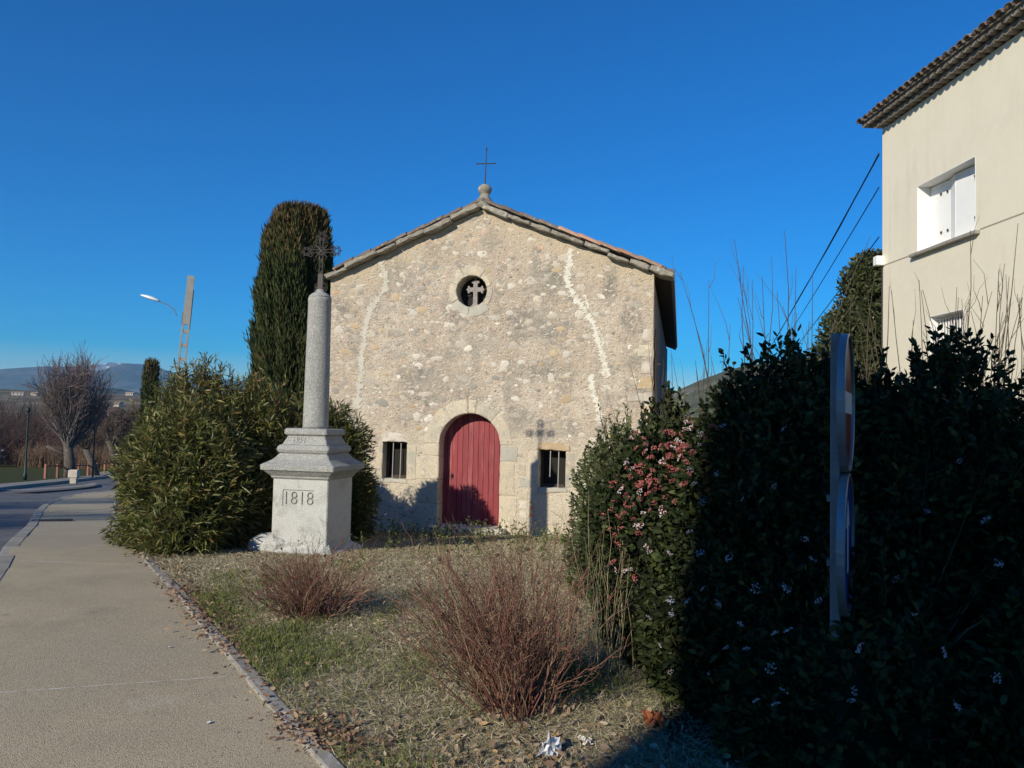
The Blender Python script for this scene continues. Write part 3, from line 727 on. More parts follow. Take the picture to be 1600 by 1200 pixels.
while len(placed) < 285 and tries < 40000:
    tries += 1
    s = random.uniform(-2.8, 3.05); z = random.uniform(-.2, 5.4)
    if z > 4.55 and random.random() < .55: continue
    a = random.choice((.05, .06, .07, .08, .10, .13, .15)) * random.uniform(.85, 1.15); b = a * random.uniform(.35, .8)
    if blocked(s, z, a): continue
    if any(math.hypot(s - q[0], (z - q[1]) * 1.3) < q[2] + a + .015 for q in placed): continue
    mm = random.choices(('fieldstone', 'fieldstone_white', 'fieldstone_ochre', 'fieldstone_grey', 'fieldstone_orange'), (80, 9, 7, 4, .5))[0]
    placed.append((s, z, a, a, b, mm))
for (s, z, r, a, b, mm) in placed:
    o = link('stone', random.choice(doms[mm]), None, CH, (s, 0, z + ZB), (0, random.uniform(-.25, .25), 0))
    o.scale = (a, random.uniform(.18, .42), b)
# pebbles and chips too small to single out
def chips(n, rmin, rmax, name, cols, wts, proud=.32):
    n0 = int(n * 1.7); s = RNG.uniform(-2.84, 3.38, n0); z = RNG.uniform(-.35, 5.5, n0)
    ok = np.array([(not blocked(s[i], z[i], -.06) or (s[i] > 2.9 and z[i] < roof_z(s[i]) - .1)) for i in range(n0)]); s = s[ok][:n]; z = z[ok][:n]; n = len(s)
    a = RNG.uniform(rmin, rmax, n) * RNG.choice([.7, 1, 1, 1.5], n); b = a * RNG.uniform(.4, .95, n); rot = RNG.uniform(-.6, .6, n)
    k = 7; ang = np.arange(k) * 2 * np.pi / k
    lum = 1 + RNG.uniform(-.3, .3, (n, k))
    V = np.zeros((n, 2 * k + 1, 3))
    for ring, (kk, y) in enumerate(((1.0, .004), (.62, -1.0))):
        x = np.cos(ang)[None] * lum * kk * a[:, None]; zz = np.sin(ang)[None] * lum * kk * b[:, None]
        V[:, ring * k:(ring + 1) * k, 0] = s[:, None] + x * np.cos(rot)[:, None] - zz * np.sin(rot)[:, None]
        V[:, ring * k:(ring + 1) * k, 2] = z[:, None] + ZB + x * np.sin(rot)[:, None] + zz * np.cos(rot)[:, None]
        V[:, ring * k:(ring + 1) * k, 1] = .003 if ring == 0 else -(b * proud)[:, None] - .001
    V[:, 2 * k, 0] = s; V[:, 2 * k, 2] = z + ZB; V[:, 2 * k, 1] = -b * proud * 1.2 - .001
    o = np.arange(n)[:, None, None] * (2 * k + 1); i = np.arange(k)[None, :, None]; j = (i + 1) % k
    Fq = np.concatenate([o + i, o + j, o + k + j, o + k + i], axis=2).reshape(-1, 4)
    Ft = np.concatenate([o + k + i, o + k + j, np.broadcast_to(o + 2 * k, (n, k, 1))], axis=2).reshape(-1, 3)
    C = np.repeat(pal(cols, wts, n, RNG, .18), 2 * k + 1, axis=0)
    ob = npmesh(name, V.reshape(-1, 3), [Fq, Ft], M['chip'], CH, C, smooth=True)
    ob['kind'] = 'stuff'
M['chip'] = mat('stone_chip', (.4, .35, .3), var=[((.30, .265, .225), 7, .5, .64, 6)], attr=True, rough=.95, bumps=[(60, .5, .008)], spec=.1)
chips(1100, .028, .072, 'flush_stones', [(.50, .44, .355), (.43, .37, .30), (.62, .57, .48), (.35, .315, .27), (.52, .40, .31), (.46, .37, .24)], [38, 26, 13, 10, 9, 5], .09)
chips(8500, .006, .022, 'render_pebbles', [(.47, .40, .33), (.38, .33, .275), (.57, .52, .43), (.29, .26, .23), (.50, .40, .31), (.70, .66, .57)], [38, 22, 16, 9, 8, 4])
# repaired cracks
def crack(pts, w, m, seed):
    rr = random.Random(seed); L = interp_line(pts, max(10, int(len(pts) * 13))); vs = []; fs = []
    n = len(L)
    for i, p in enumerate(L):
        t = unit(L[min(i + 1, n - 1)] - L[max(i - 1, 0)]); nr = np.array([-t[1], t[0]])
        p = p + nr * rr.uniform(-.018, .018)
        wl = w * rr.uniform(.15, 1.05) * (1 if 0 < i < n - 1 else .3); wr = w * rr.uniform(.15, 1.05) * (1 if 0 < i < n - 1 else .3)
        a = p + nr * wl; b = p - nr * wr
        vs += [(a[0], .004, a[1] + ZB), (a[0] * .8 + p[0] * .2, -.011, a[1] * .8 + p[1] * .2 + ZB), (b[0] * .8 + p[0] * .2, -.011, b[1] * .8 + p[1] * .2 + ZB), (b[0], .004, b[1] + ZB)]
    for i in range(n - 1):
        for k in range(3): fs.append((4 * i + k, 4 * i + k + 1, 4 * i + 4 + k + 1, 4 * i + 4 + k))
    MB().add(vs, fs).build('crack_repair', m, CH, smooth=False)
crack([(1.90, 4.84), (1.87, 4.55), (1.83, 4.32), (1.90, 4.08), (2.02, 3.88), (2.20, 3.66), (2.34, 3.40), (2.42, 3.15), (2.50, 2.88), (2.58, 2.62), (2.60, 2.44)], .105, M['plaster_white'], 1)
crack([(2.17, 3.98), (2.22, 3.80), (2.25, 3.62)], .045, M['plaster_white'], 2)
crack([(2.44, 3.3), (2.53, 3.12), (2.50, 3.0)], .04, M['plaster_white'], 5)
crack([(2.32, 2.52), (2.33, 2.28), (2.42, 2.0), (2.50, 1.78), (2.46, 1.62)], .085, M['plaster_white'], 3)
crack([(-1.84, 4.68), (-1.74, 4.45), (-1.70, 4.2), (-1.84, 3.96), (-2.03, 3.72), (-2.10, 3.40), (-2.14, 3.05), (-2.17, 2.7), (-2.15, 2.45), (-2.2, 2.15), (-2.22, 1.8)], .105, M['plaster_old'], 4)
# verge slabs under the roof edge
def slope_pt(side, t, up=0.0):
    """t metres along the slope from the apex"""
    if side > 0: a = math.atan(.394); d = (math.cos(a), -math.sin(a)); nn = (math.sin(a), math.cos(a))
    else: a = math.atan(.421); d = (-math.cos(a), -math.sin(a)); nn = (-math.sin(a), math.cos(a))
    return (.18 + d[0] * t + nn[0] * up, 5.62 + ZB + d[1] * t + nn[1] * up)
for side, Ltot in ((1, 3.84), (-1, 3.34)):
    t = .02
    while t < Ltot - .05:
        L = min(random.uniform(.38, .72), Ltot - t)
        th = random.uniform(.06, .10); lo = random.uniform(-.02, .025); pr = random.uniform(.15, .22)
        p = [slope_pt(side, t + .006, lo), slope_pt(side, t + L * .5, lo - random.uniform(0, .02)), slope_pt(side, t + L - .006, lo + random.uniform(-.01, .01)), slope_pt(side, t + L - .006, lo + th), slope_pt(side, t + .006, lo + th + random.uniform(-.01, .01))]
        slab('verge_slab', p, -pr, .3, M['verge'], CH, bevel=.022, step=.09, j=.013)
        t += L
# roof: deck and canal tiles
rf = bpy.data.objects.new('roof', None); COL.objects.link(rf); rf.parent = CH
dk = MB()
for side, Ltot in ((1, 3.76), (-1, 3.34)):
    a = slope_pt(side, 0, .11); b = slope_pt(side, Ltot, .11); c = slope_pt(side, Ltot, .15); d = slope_pt(side, 0, .15)
    prism_xz(dk, [a, b, c, d], .31, 14.9)
dk.build('roof_deck', M['dark_wood'], rf)
def canal(L, r0, r1, n=6, th=.012):
    vs = []
    for (y, r) in ((0, r0), (L, r1)):
        for i in range(n + 1):
            a = math.pi * i / n
            vs.append((math.cos(a) * r, y, math.sin(a) * r * .8))
        for i in range(n + 1):
            a = math.pi * i / n
            vs.append((math.cos(a) * (r - th), y, math.sin(a) * (r * .8 - th)))
    m_ = 2 * (n + 1); fs = []
    for i in range(n):
        fs += [(i, i + 1, m_ + i + 1, m_ + i), (n + 1 + i, m_ + n + 1 + i, m_ + n + 2 + i, n + 2 + i), (i, n + 1 + i, n + 2 + i, i + 1), (m_ + i, m_ + i + 1, m_ + n + 2 + i, m_ + n + 1 + i)]
    return MB().add(vs, fs)
tile_me = canal(.46, .085, .10).mesh('tile', smooth=False)
t_old = tile_me.copy(); t_old.materials.append(M['tile_old']); tile_me.materials.append(M['tile'])
for side, n in ((1, 9), (-1, 8)):
    ang = math.atan(.394 if side > 0 else .421)
    for k in range(n):
        tt = (k + 1) * .395 + .01
        sx, sz = slope_pt(side, tt, .135)
        o = link('verge_tile', tile_me if (side > 0 and k >= 4) else t_old, None, rf, (sx, .02 - .02 * random.random(), sz))
        # tile axis runs up the slope
        d = Vector((-math.cos(ang) * side, 0, math.sin(ang)))
        nrm = Vector((math.sin(ang) * side, 0, math.cos(ang)))
        xx = d.cross(nrm)
        R = Matrix((xx, d, nrm)).transposed()
        R = R @ Matrix.Rotation(rad(2.5), 3, 'X')
        o.rotation_euler = R.to_euler()
st = []
for side, Ltot in ((1, 3.72), (-1, 3.4)):
    ang = math.atan(.394 if side > 0 else .421)
    d = np.array([math.cos(ang) * side, 0, -math.sin(ang)]); nrm = np.array([math.sin(ang) * side, 0, math.cos(ang)])
    for c in range(69):
        y = .24 + c * .21
        rows = int(Ltot / .395) + 1
        for r_ in range(rows):
            t0 = r_ * .395; t1 = min(t0 + .46, Ltot + .06)
            V = []
            for (t, r, up) in ((t0, .078, .14), (t1, .092, .165)):
                for i in range(6):
                    a = math.pi * i / 5
                    base = np.array([.18, 0, 5.62 + ZB]) + d * t
                    V.append(base + np.array([0, y + math.cos(a) * r, 0]) + nrm * (up + math.sin(a) * r * .8))
            st.append((np.array(V), [np.array([[i, i + 1, 7 + i, 6 + i] for i in range(5)])], np.array([.3, .2, .15])))
V, Fs, C = merge(st)
o = npmesh('roof_tiles', V, Fs, M['tile_old'], rf); o['kind'] = 'stuff'
MB().tube([(.18, .1, 5.86 + ZB), (.18, 14.9, 5.86 + ZB)], .1, 10).build('ridge_tiles', M['tile_old'], rf)
# finial and iron cross
kb = MB(); kb.lathe([(.20, 5.66), (.17, 5.78), (.11, 5.88), (.085, 5.93), (.09, 5.95), (.125, 5.99), (.135, 6.04), (.12, 6.09), (.07, 6.125), (.02, 6.135)], (.21, .08, ZB), 14, .008)
kb.build('finial', M['verge'], CH, smooth=True)
ic = MB(); ic.tube([(.21, .08, 6.1 + ZB), (.215, .08, 6.5 + ZB), (.222, .08, 6.80 + ZB), (.222, .08, 6.88 + ZB)], [.014, .011, .010, .003], 6)
ic.tube([(.04, .08, 6.545 + ZB), (.39, .08, 6.535 + ZB)], .010, 6); ic.sphere((.04, .08, 6.545 + ZB), .018); ic.sphere((.39, .08, 6.535 + ZB), .018); ic.sphere((.222, .08, 6.82 + ZB), .02)
ic.build('iron_cross', M['iron'], CH)
# iron bar standing off the side wall
pb = MB(); pb.tube([(3.46, .10, 2.2 + ZB), (3.46, .10, 3.36 + ZB)], .022, 8); pb.bx(3.40, 3.56, .09, .11, 2.70 + ZB, 2.72 + ZB); pb.bx(3.39, 3.46, .09, .11, 3.2 + ZB, 3.22 + ZB)
pb.build('wall_bar', M['iron'], CH)

# ------------------------------------------------------------------ monument
MO = thing('wayside_cross', 'grey granite column on a moulded pedestal dated 1818 topped by an iron cross', 'monument', (-2.55, 10.41, -.12), rad(-12))
MZ = .12
def square_loft(prof, n=5, jit=.003, bev=.012):
    vs = []; fs = []; per = []
    for (h, z) in prof:
        ring = []
        for c in range(4):
            a = c * math.pi / 2
            cs, sn = math.cos(a), math.sin(a)
            for i in range(n):
                t = -1 + 2 * i / n + 1 / n * 0
                x = h; y = t * (h - bev) if i else -(h - bev)
                if i == 0: x = h - 0
                jx = random.uniform(-jit, jit)
                ring.append(((x + jx) * cs - y * sn, (x + jx) * sn + y * cs, z))
            y = h - bev
            ring.append((h * cs - y * sn, h * sn + y * cs, z))
        per.append(len(ring)); vs += ring
    k = per[0]
    for r in range(len(prof) - 1):
        for i in range(k):
            j = (i + 1) % k; fs.append((r * k + i, r * k + j, (r + 1) * k + j, (r + 1) * k + i))
    fs.append(tuple(range(k - 1, -1, -1))); fs.append(tuple((len(prof) - 1) * k + i for i in range(k)))
    return MB().add(vs, fs)
foot = square_loft([(.54, -.25), (.52, .02), (.46, .06), (.40, .10), (.38, .16)], 6, .025, .05)
foot.build('footing', M['granite_light'], MO)
rock = MB(); rock.sphere((-.42, -.30, .10), .26, 12, 7, (1.2, .8, .55)); 
for i, v in enumerate(rock.v): rock.v[i] = tuple(c + random.uniform(-.018, .018) for c in v)
rock.build('footing_rock', M['granite_light'], MO, smooth=False)

def text_mesh(body, size, sx, extr):
    cu = bpy.data.curves.new('t', 'FONT'); cu.body = body; cu.size = size; cu.extrude = extr; cu.align_x = 'CENTER'; cu.align_y = 'CENTER'; cu.resolution_u = 3
    cu.offset = -.0012
    ob = bpy.data.objects.new('t', cu); COL.objects.link(ob)
    dgp = bpy.context.evaluated_depsgraph_get(); me = bpy.data.meshes.new_from_object(ob.evaluated_get(dgp)); COL.objects.unlink(ob); bpy.data.objects.remove(ob)
    for v in me.vertices: v.co.x *= sx
    return me
def carve(target, cutters):
    try:
        for (me, mw) in cutters:
            me.materials.clear(); me.materials.append(M['incised'])
            co = bpy.data.objects.new('cutter', me); COL.objects.link(co); co.matrix_world = mw
            md = target.modifiers.new('b', 'BOOLEAN'); md.operation = 'DIFFERENCE'; md.object = co; md.solver = 'EXACT'
            md.material_mode = 'TRANSFER'; md.use_self = True
            bpy.context.view_layer.update()
            dgp = bpy.context.evaluated_depsgraph_get()
            nm = bpy.data.meshes.new_from_object(target.evaluated_get(dgp))
            target.modifiers.remove(md)
            if len(nm.polygons) > 5: 
                old = target.data; target.data = nm
            COL.objects.unlink(co); bpy.data.objects.remove(co)
    except Exception as ex:
        print('carve failed', ex)
die = MB().box((0, 0, .52), (.75, .75, .88)).build('die', M['granite_light'], MO, bevel=.012)
tm = text_mesh('1818', .235, .92, .014)
bmw = MO.matrix_world
bpy.context.view_layer.update(); bmw = MO.matrix_world.copy()
FR = Matrix.Rotation(rad(90), 4, 'X')
ln = MB().bx(-.235, .19, -.012, .012, -.004, .004).mesh('l'); ln2 = MB().bx(-.235, -.226, -.012, .012, -.20, -.005).mesh('l')
carve(die, [(tm, bmw @ Matrix.Translation((-.02, -.375, .70)) @ FR), (ln, bmw @ Matrix.Translation((0, -.375, .81))), (ln2, bmw @ Matrix.Translation((0, -.375, .81)))])
cs = square_loft([(.378, .945), (.398, .965), (.402, .985), (.42, 1.0), (.45, 1.03), (.478, 1.055), (.495, 1.06), (.50, 1.12), (.488, 1.13), (.44, 1.155), (.39, 1.19), (.35, 1.235), (.33, 1.265)], 6, .0035)
cs.build('cornice', M['granite'], MO)
ub = square_loft([(.325, 1.267), (.345, 1.285), (.358, 1.315), (.35, 1.35), (.33, 1.372), (.31, 1.378)], 5, .002).build('torus', M['granite'], MO)
nk = square_loft([(.308, 1.380), (.262, 1.475), (.258, 1.49)], 2, 0).build('neck', M['granite'], MO)
tm2 = text_mesh('1951', .115, .85, .02)
carve(nk, [(tm2, bmw @ Matrix.Translation((-.075, -.286, 1.43)) @ Matrix.Rotation(rad(-24), 4, 'X') @ FR)])
square_loft([(.262, 1.492), (.285, 1.505), (.292, 1.515), (.292, 1.555), (.285, 1.575), (.27, 1.585)], 5, .002).build('top_slab', M['granite'], MO)
MB().lathe([(.168, 1.587), (.165, 1.62), (.160, 2.2), (.153, 2.8), (.149, 3.24), (.152, 3.25), (.152, 3.28), (.146, 3.30)], n=28, jit=.0012).build('column', M['granite'], MO, smooth=True)
MB().lathe([(.148, 3.302), (.14, 3.32), (.10, 3.355), (.06, 3.375), (.045, 3.41)], n=20).build('column_cap', M['granite'], MO, smooth=True)
ix = MB(); zc = 3.80 + MZ
def ring(mb, c, r, w, n=14, a0=0, a1=360):
    mb.tube([(c[0] + r * math.cos(rad(a0 + (a1 - a0) * i / n)), c[1], c[2] + r * math.sin(rad(a0 + (a1 - a0) * i / n))) for i in range(n + 1)], w, 5)
for sx in (-.022, .022):
    ix.tube([(sx * 1.6, 0, 3.36), (sx, 0, 3.5), (sx, 0, zc + .16)], .008, 6)
for k in range(6): ix.tube([(-.024, 0, 3.42 + k * .07), (.024, 0, 3.455 + k * .07)], .005, 4)
for sz in (-.020, .020): ix.tube([(-.17, 0, zc + sz), (.17, 0, zc + sz)], .007, 6)
for (cx, cz_) in ((.215, zc), (-.215, zc), (0, zc + .2)):
    ring(ix, (cx, 0, cz_), .032, .007); ring(ix, (cx, 0, cz_), .055, .006)
    for a in range(0, 360, 60): ix.tube([(cx + .03 * math.cos(rad(a)), 0, cz_ + .03 * math.sin(rad(a))), (cx + .078 * math.cos(rad(a)), 0, cz_ + .078 * math.sin(rad(a)))], [.010, .004], 5)
for a in (45, 135, 225, 315):
    ix.tube([(0, 0, zc), (.115 * math.cos(rad(a)), 0, zc + .115 * math.sin(rad(a)))], [.012, .009], 5)
ring(ix, (0, 0, zc), .05, .008)
for s in (-1, 1):
    ring(ix, (s * .05, 0, 3.46), .03, .006); ring(ix, (s * .062, 0, 3.40), .02, .006); ring(ix, (s * .15, 0, zc + .05), .022, .005); ring(ix, (s * .15, 0, zc - .05), .022, .005)
    ring(ix, (s * .05, 0, zc + .13), .022, .005)
ix.bx(-.06, .06, -.02, .02, 3.34, 3.40); ix.bx(-.035, .035, -.012, .012, 3.40, 3.62)
ix.build('iron_cross', M['iron_grey'], MO)

# ------------------------------------------------------------------ beige house
HO = thing('beige_house', 'two storey beige rendered house with shuttered window and triple tiled eave', 'house', (6.99, 15.0, -1.0), rad(-86.92))
HB = 1.0
HW = (1.18, 2.79, 4.72 + HB, 5.90 + HB); HL = (1.55, 2.47, 2.45 + HB, 3.55 + HB)
wall_mesh('wall', [(0, -.5), (13, -.5), (13, 7.36 + HB), (0, 7.36 + HB)], [rect(HW), rect(HL)], .32, M['house_wall'], HO)
wall_mesh('end_wall', [(0, -.5), (7.9, -.5), (7.9, 7.3 + HB), (4, 8.5 + HB), (.0, 7.3 + HB)], [], .3, M['house_wall'], HO).matrix_basis = Matrix.Translation((.3, .325, 0)) @ Matrix.Rotation(rad(90), 4, 'Z')
wall_mesh('end_wall', [(0, -.5), (7.9, -.5), (7.9, 7.3 + HB), (4, 8.5 + HB), (.0, 7.3 + HB)], [], .3, M['house_wall'], HO).matrix_basis = Matrix.Translation((13, .325, 0)) @ Matrix.Rotation(rad(90), 4, 'Z')
MB().bx(.3, 12.7, 7.9, 8.2, -.5, 7.3 + HB).build('rear_wall', M['house_wall'], HO)
# string groove
for (a, b) in ((.0, 1.08), (2.9, 13)):
    MB().bx(a, b, -.006, .004, 4.715 + HB, 4.735 + HB).build('string_course', M['joint_line'], HO)
MB().bx(1.06, 2.90, -.09, .25, 4.655 + HB, 4.715 + HB).build('window_sill', M['sill'], HO, bevel=.008)
for (q, dp) in ((HW, .3), (HL, .2)):
    rv = MB(); rv.bx(q[0] - .003, q[0] + .006, -.003, dp, q[2], q[3]); rv.bx(q[1] - .006, q[1] + .003, -.003, dp, q[2], q[3]); rv.bx(q[0] + .007, q[1] - .007, -.003, dp, q[3] - .006, q[3] + .003)
    rv.build('painted_reveal', M['white'], HO)
w = bpy.data.objects.new('window', None); COL.objects.link(w); w.parent = HO; w.location = ((HW[0] + HW[1]) / 2, .30, HW[2])
ww = HW[1] - HW[0]; wh = HW[3] - HW[2]
f = MB()
for (a, b, c_, d_) in ((-ww / 2, -ww / 2 + .05, 0, wh), (ww / 2 - .05, ww / 2, 0, wh), (-ww / 2 + .05, ww / 2 - .05, 0, .05), (-ww / 2 + .05, ww / 2 - .05, wh - .05, wh)): f.bx(a, b, 0, .05, c_, d_)
f.build('frame', M['white'], w)
MB().bx(-ww / 2, ww / 2, .055, .065, 0, wh).build('pane', M['glass'], w)
def shutter(x0, x1, ya, yb, name='shutter'):
    L = math.hypot(x1 - x0, yb - ya); an = math.atan2(yb - ya, x1 - x0)
    s = bpy.data.objects.new(name, MB().bx(0, L, -.015, .015, .01, wh - .02).mesh(name, bevel=.003)); s.data.materials.append(M['white']); COL.objects.link(s); s.parent = w; s.location = (x0, ya, 0); s.rotation_euler = (0, 0, an)
    h = MB()
    for zz in (.2, wh - .25): h.bx(.03, .12, -.024, -.014, zz, zz + .035)
    h.build('hinge', M['iron_grey'], s) if False else None
    return s
shutter(-ww / 2 + .01, -ww / 2 + .54, -.05, -.02); shutter(-ww / 2 + .545, -.0, -.02, -.10); shutter(.005, ww / 2 - .01, -.10, -.05)
hh = MB()
for (xx, yy) in ((-ww / 2 + .30, -.06), (-ww / 2 + .47, -.05), (ww / 2 - .3, -.115)):
    for zz in (.28, .95): hh.bx(xx, xx + .04, yy - .012, yy, zz, zz + .035)
hh.build('shutter_hinge', M['iron_grey'], w)
w = bpy.data.objects.new('window', None); COL.objects.link(w); w.parent = HO; w.location = ((HL[0] + HL[1]) / 2, .2, HL[2])
MB().bx(-.45, .45, .0, .01, 0, 1.1).build('pane', M['glass'], w)
f = MB(); f.bx(-.46, -.42, -.02, .0, 0, 1.1); f.bx(.42, .46, -.02, 0, 0, 1.1); f.bx(-.42, .42, -.02, 0, 1.05, 1.1); f.build('frame', M['white'], w)
for i in range(11): MB().bx(-.40 + i * .076, -.38 + i * .076, -.06, -.04, 0, 1.08).build('bar', M['white'], w)
lb = MB(); lb.bx(-.05, .10, -.16, -.0, 4.72 + HB, 4.90 + HB); lb.build('junction_box', M['white'], HO, bevel=.01)
MB().tube([(.04, -.03, 4.7 + HB), (.03, -.03, 3.5 + HB), (.03, -.03, 0)], .012, 6).build('wall_cable', M['cable'], HO)
# genoise: two rows of rounded clay pieces, then the roof tile ends
def half_down(L, r, n=7):
    vs = []
    for y in (0, -L):
        for i in range(n + 1):
            a = math.pi * i / n; vs.append((-math.cos(a) * r, y, -math.sin(a) * r * .95))
        vs.append((0, y, .012))
    k = n + 2
    fs = [tuple(range(k)), tuple(range(2 * k - 1, k - 1, -1))] + [(i, (i + 1) % k, k + (i + 1) % k, k + i) for i in range(k)]
    return MB().add(vs, fs)
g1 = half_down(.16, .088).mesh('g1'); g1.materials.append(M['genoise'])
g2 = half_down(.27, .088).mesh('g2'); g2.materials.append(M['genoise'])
rt = canal(.5, .10, .085).mesh('rt'); rt.materials.append(M['tile_old'])
hr = bpy.data.objects.new('roof', None); COL.objects.link(hr); hr.parent = HO; hr.location = (0, 0, 7.36 + HB)
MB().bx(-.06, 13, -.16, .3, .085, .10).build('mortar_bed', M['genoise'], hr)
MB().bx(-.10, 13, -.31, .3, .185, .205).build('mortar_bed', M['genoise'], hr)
for i in range(70):
    x = .06 + i * .185
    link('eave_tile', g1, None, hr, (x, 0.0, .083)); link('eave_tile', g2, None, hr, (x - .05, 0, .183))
    o = link('roof_tile', rt, None, hr, (x - .06, -.36 + random.uniform(-.02, .02), .20 + random.uniform(-.006, .006)), (rad(14), 0, random.uniform(-.04, .04)))
    o = link('roof_tile', rt, None, hr, (x + .033, -.33 + random.uniform(-.02, .02), .30), (rad(14), rad(180), 0))
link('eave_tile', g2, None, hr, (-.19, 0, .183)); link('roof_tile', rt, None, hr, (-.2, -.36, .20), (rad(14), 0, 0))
rs = MB()
rs.add([(-.3, -.3, .25), (13.3, -.3, .25), (13.3, 4.2, 1.45), (-.3, 4.2, 1.45), (13.3, 8.6, .25), (-.3, 8.6, .25), (-.3, -.3, .21), (13.3, -.3, .21), (13.3, 8.6, .21), (-.3, 8.6, .21)],
       [(0, 1, 2, 3), (3, 2, 4, 5), (6, 7, 8, 9), (0, 6, 7, 1), (5, 4, 8, 9), (0, 3, 5, 9, 6), (1, 7, 8, 4, 2)])
rs.build('roof_slopes', M['tile_old'], hr)
rows = []
for i in range(70):
    x = -.0 + i * .185
    V = []
    for (y, z) in ((0.0, .30), (4.2, 1.47)):
        for k in range(6):
            a = math.pi * k / 5; V.append((x + math.cos(a) * .085, y, z + math.sin(a) * .07))
    rows.append((np.array(V), [np.array([[k, k + 1, 7 + k, 6 + k] for k in range(5)])], np.array([.2, .2, .2])))
V, Fs, C = merge(rows); o = npmesh('roof_tile_rows', V, Fs, M['tile_old'], hr); o['kind'] = 'stuff'

# ------------------------------------------------------------------ house across the road, behind the camera (it shades the hedge)
NH = thing('neighbour_house', 'tall pale house across the road behind the viewer whose shade falls over the hedge', 'house', (-10.25, -11.0, -.1))
NW = 8.2; NHt = 11.6
wins = [(x, x + 1.0, z, z + 1.5) for z in (1.0, 4.0, 7.0) for x in (1.2, 3.6, 6.0)]
nwm = wall_mesh('wall', [(0, -.3), (NW, -.3), (NW, NHt), (0, NHt)], [rect(q) for q in wins], .3, M['house_wall'], NH)
nwm.matrix_basis = Matrix.Translation((NW, 0, 0)) @ Matrix.Rotation(rad(180), 4, 'Z')
MB().bx(0, .3, -7, -.3, -.3, NHt).build('wall', M['house_wall'], NH); MB().bx(NW - .3, NW, -7, -.3, -.3, NHt).build('wall', M['house_wall'], NH); MB().bx(.3, NW - .3, -7, -6.7, -.3, NHt).build('wall', M['house_wall'], NH)
for q in wins:
    MB().bx(NW - q[1], NW - q[0], -.2, -.17, q[2], q[3]).build('window_pane', M['glass'], NH)
r_ = MB(); r_.add([(0, .05, NHt), (NW, .05, NHt), (NW, -7.05, NHt), (0, -7.05, NHt), (NW, -3.5, NHt + 1.0), (.0, -3.5, NHt + 1.0)], [(0, 1, 4, 5), (2, 3, 5, 4), (0, 5, 3), (1, 2, 4), (0, 3, 2, 1)]); r_.build('roof', M['tile'], NH)

# ------------------------------------------------------------------ overhead cables
HOm = Matrix.Translation((6.99, 15.0, 0)) @ Matrix.Rotation(rad(-86.92), 4, 'Z')
for (z, ex, ey, ez, lab) in ((6.89, 19.2, 66, 5.0, 'uppermost of the three overhead cables running from the beige house corner'), (6.25, 19.5, 66, 4.6, 'middle overhead cable running down from the beige house corner'), (5.29, 19.3, 66, 3.6, 'lowest overhead cable running down from the beige house corner')):
    a = HOm @ Vector((-.03, -.05, z)); b = Vector((ex, ey, ez)); pts = []
    for i in range(25):
        t = i / 24; p = a.lerp(b, t); p.z -= 4 * t * (1 - t) * .35; pts.append(p)
    c = MB(); c.tube(pts, .016 if z > 6.5 else .011, 5)
    if z > 6.5:
        c.tube([p + Vector((.02 * math.sin(i * .9), 0, .03 * math.cos(i * .9))) for i, p in enumerate(pts)], .008, 4)
    tag(c.build('overhead_cable', M['cable']), lab, 'cable', 'overhead cables by the beige house')

# ------------------------------------------------------------------ road sign seen edge-on
SG = thing('sign_post', 'galvanised post carrying a no entry sign above a blue round sign, seen edge-on', 'road sign', (1.515, 3.72, 0))
na = math.atan2(-.450, .893)      # azimuth of the faces' normal
pm = MB(); pm.box((0, 0, 1.02), (.044, .04, 2.06), rz=na)
pm.build('post', M['galv'], SG, bevel=.004)
def disc(zc, R, mat_face, face):
    d = bpy.data.objects.new('sign_disc', None); COL.objects.link(d); d.parent = SG; d.location = (.893 * .046, -.450 * .046, zc); d.rotation_euler = (0, 0, na)
    rim = MB(); n = 40
    def rg(x, r): return [(x, r * math.cos(2 * math.pi * i / n), r * math.sin(2 * math.pi * i / n)) for i in range(n)]
    rings = [(-.018, R), (.014, R), (.018, R - .006), (.014, R - .012), (.004, R - .014)]
    vs = []
    for x, r in rings: vs += rg(x, r)
    vs += rg(-.018, R - .012); rings.append(None)
    fs = []
    for k in range(4):
        for i in range(n): fs.append((k * n + i, k * n + (i + 1) % n, (k + 1) * n + (i + 1) % n, (k + 1) * n + i))
    for i in range(n): fs.append((i, 5 * n + i, 5 * n + (i + 1) % n, (i + 1) % n))
    rim.add(vs, fs); rim.build('rim', M['alu'], d, smooth=False)
    fc = MB(); fc.tube([(-.002, 0, 0), (.004, 0, 0)], R - .013, n); fc.build('face', mat_face, d)
    bk = MB(); bk.tube([(-.006, 0, 0), (-.003, 0, 0)], R - .013, n); bk.build('back', M['alu'], d)
    face(d)
    MB().bx(-.030, -.018, -.05, .05, .10, .135).build('bracket', M['galv'], d); MB().bx(-.030, -.018, -.05, .05, -.135, -.10).build('bracket', M['galv'], d)
disc(1.725, .322, M['sign_red'], lambda d: MB().bx(.006, .008, -.24, .24, -.05, .05).build('white_bar', M['sign_white'], d))
def arrow(d):
    a = MB(); a.box((.007, 0, -.01), (.002, .06, .24)); a.add([(.0062, -.10, .08), (.0062, .10, .08), (.0062, 0, .2), (.0085, -.10, .08), (.0085, .10, .08), (.0085, 0, .2)], [(0, 1, 2), (3, 5, 4), (0, 3, 4, 1), (1, 4, 5, 2), (2, 5, 3, 0)]); a.build('white_arrow', M['sign_white'], d)
disc(1.075, .325, M['sign_blue'], arrow)
for zz in (1.28, .985):
    MB().box((-.004, 0, zz), (.066, .05, .028), rz=na).build('clamp', M['galv'], SG)

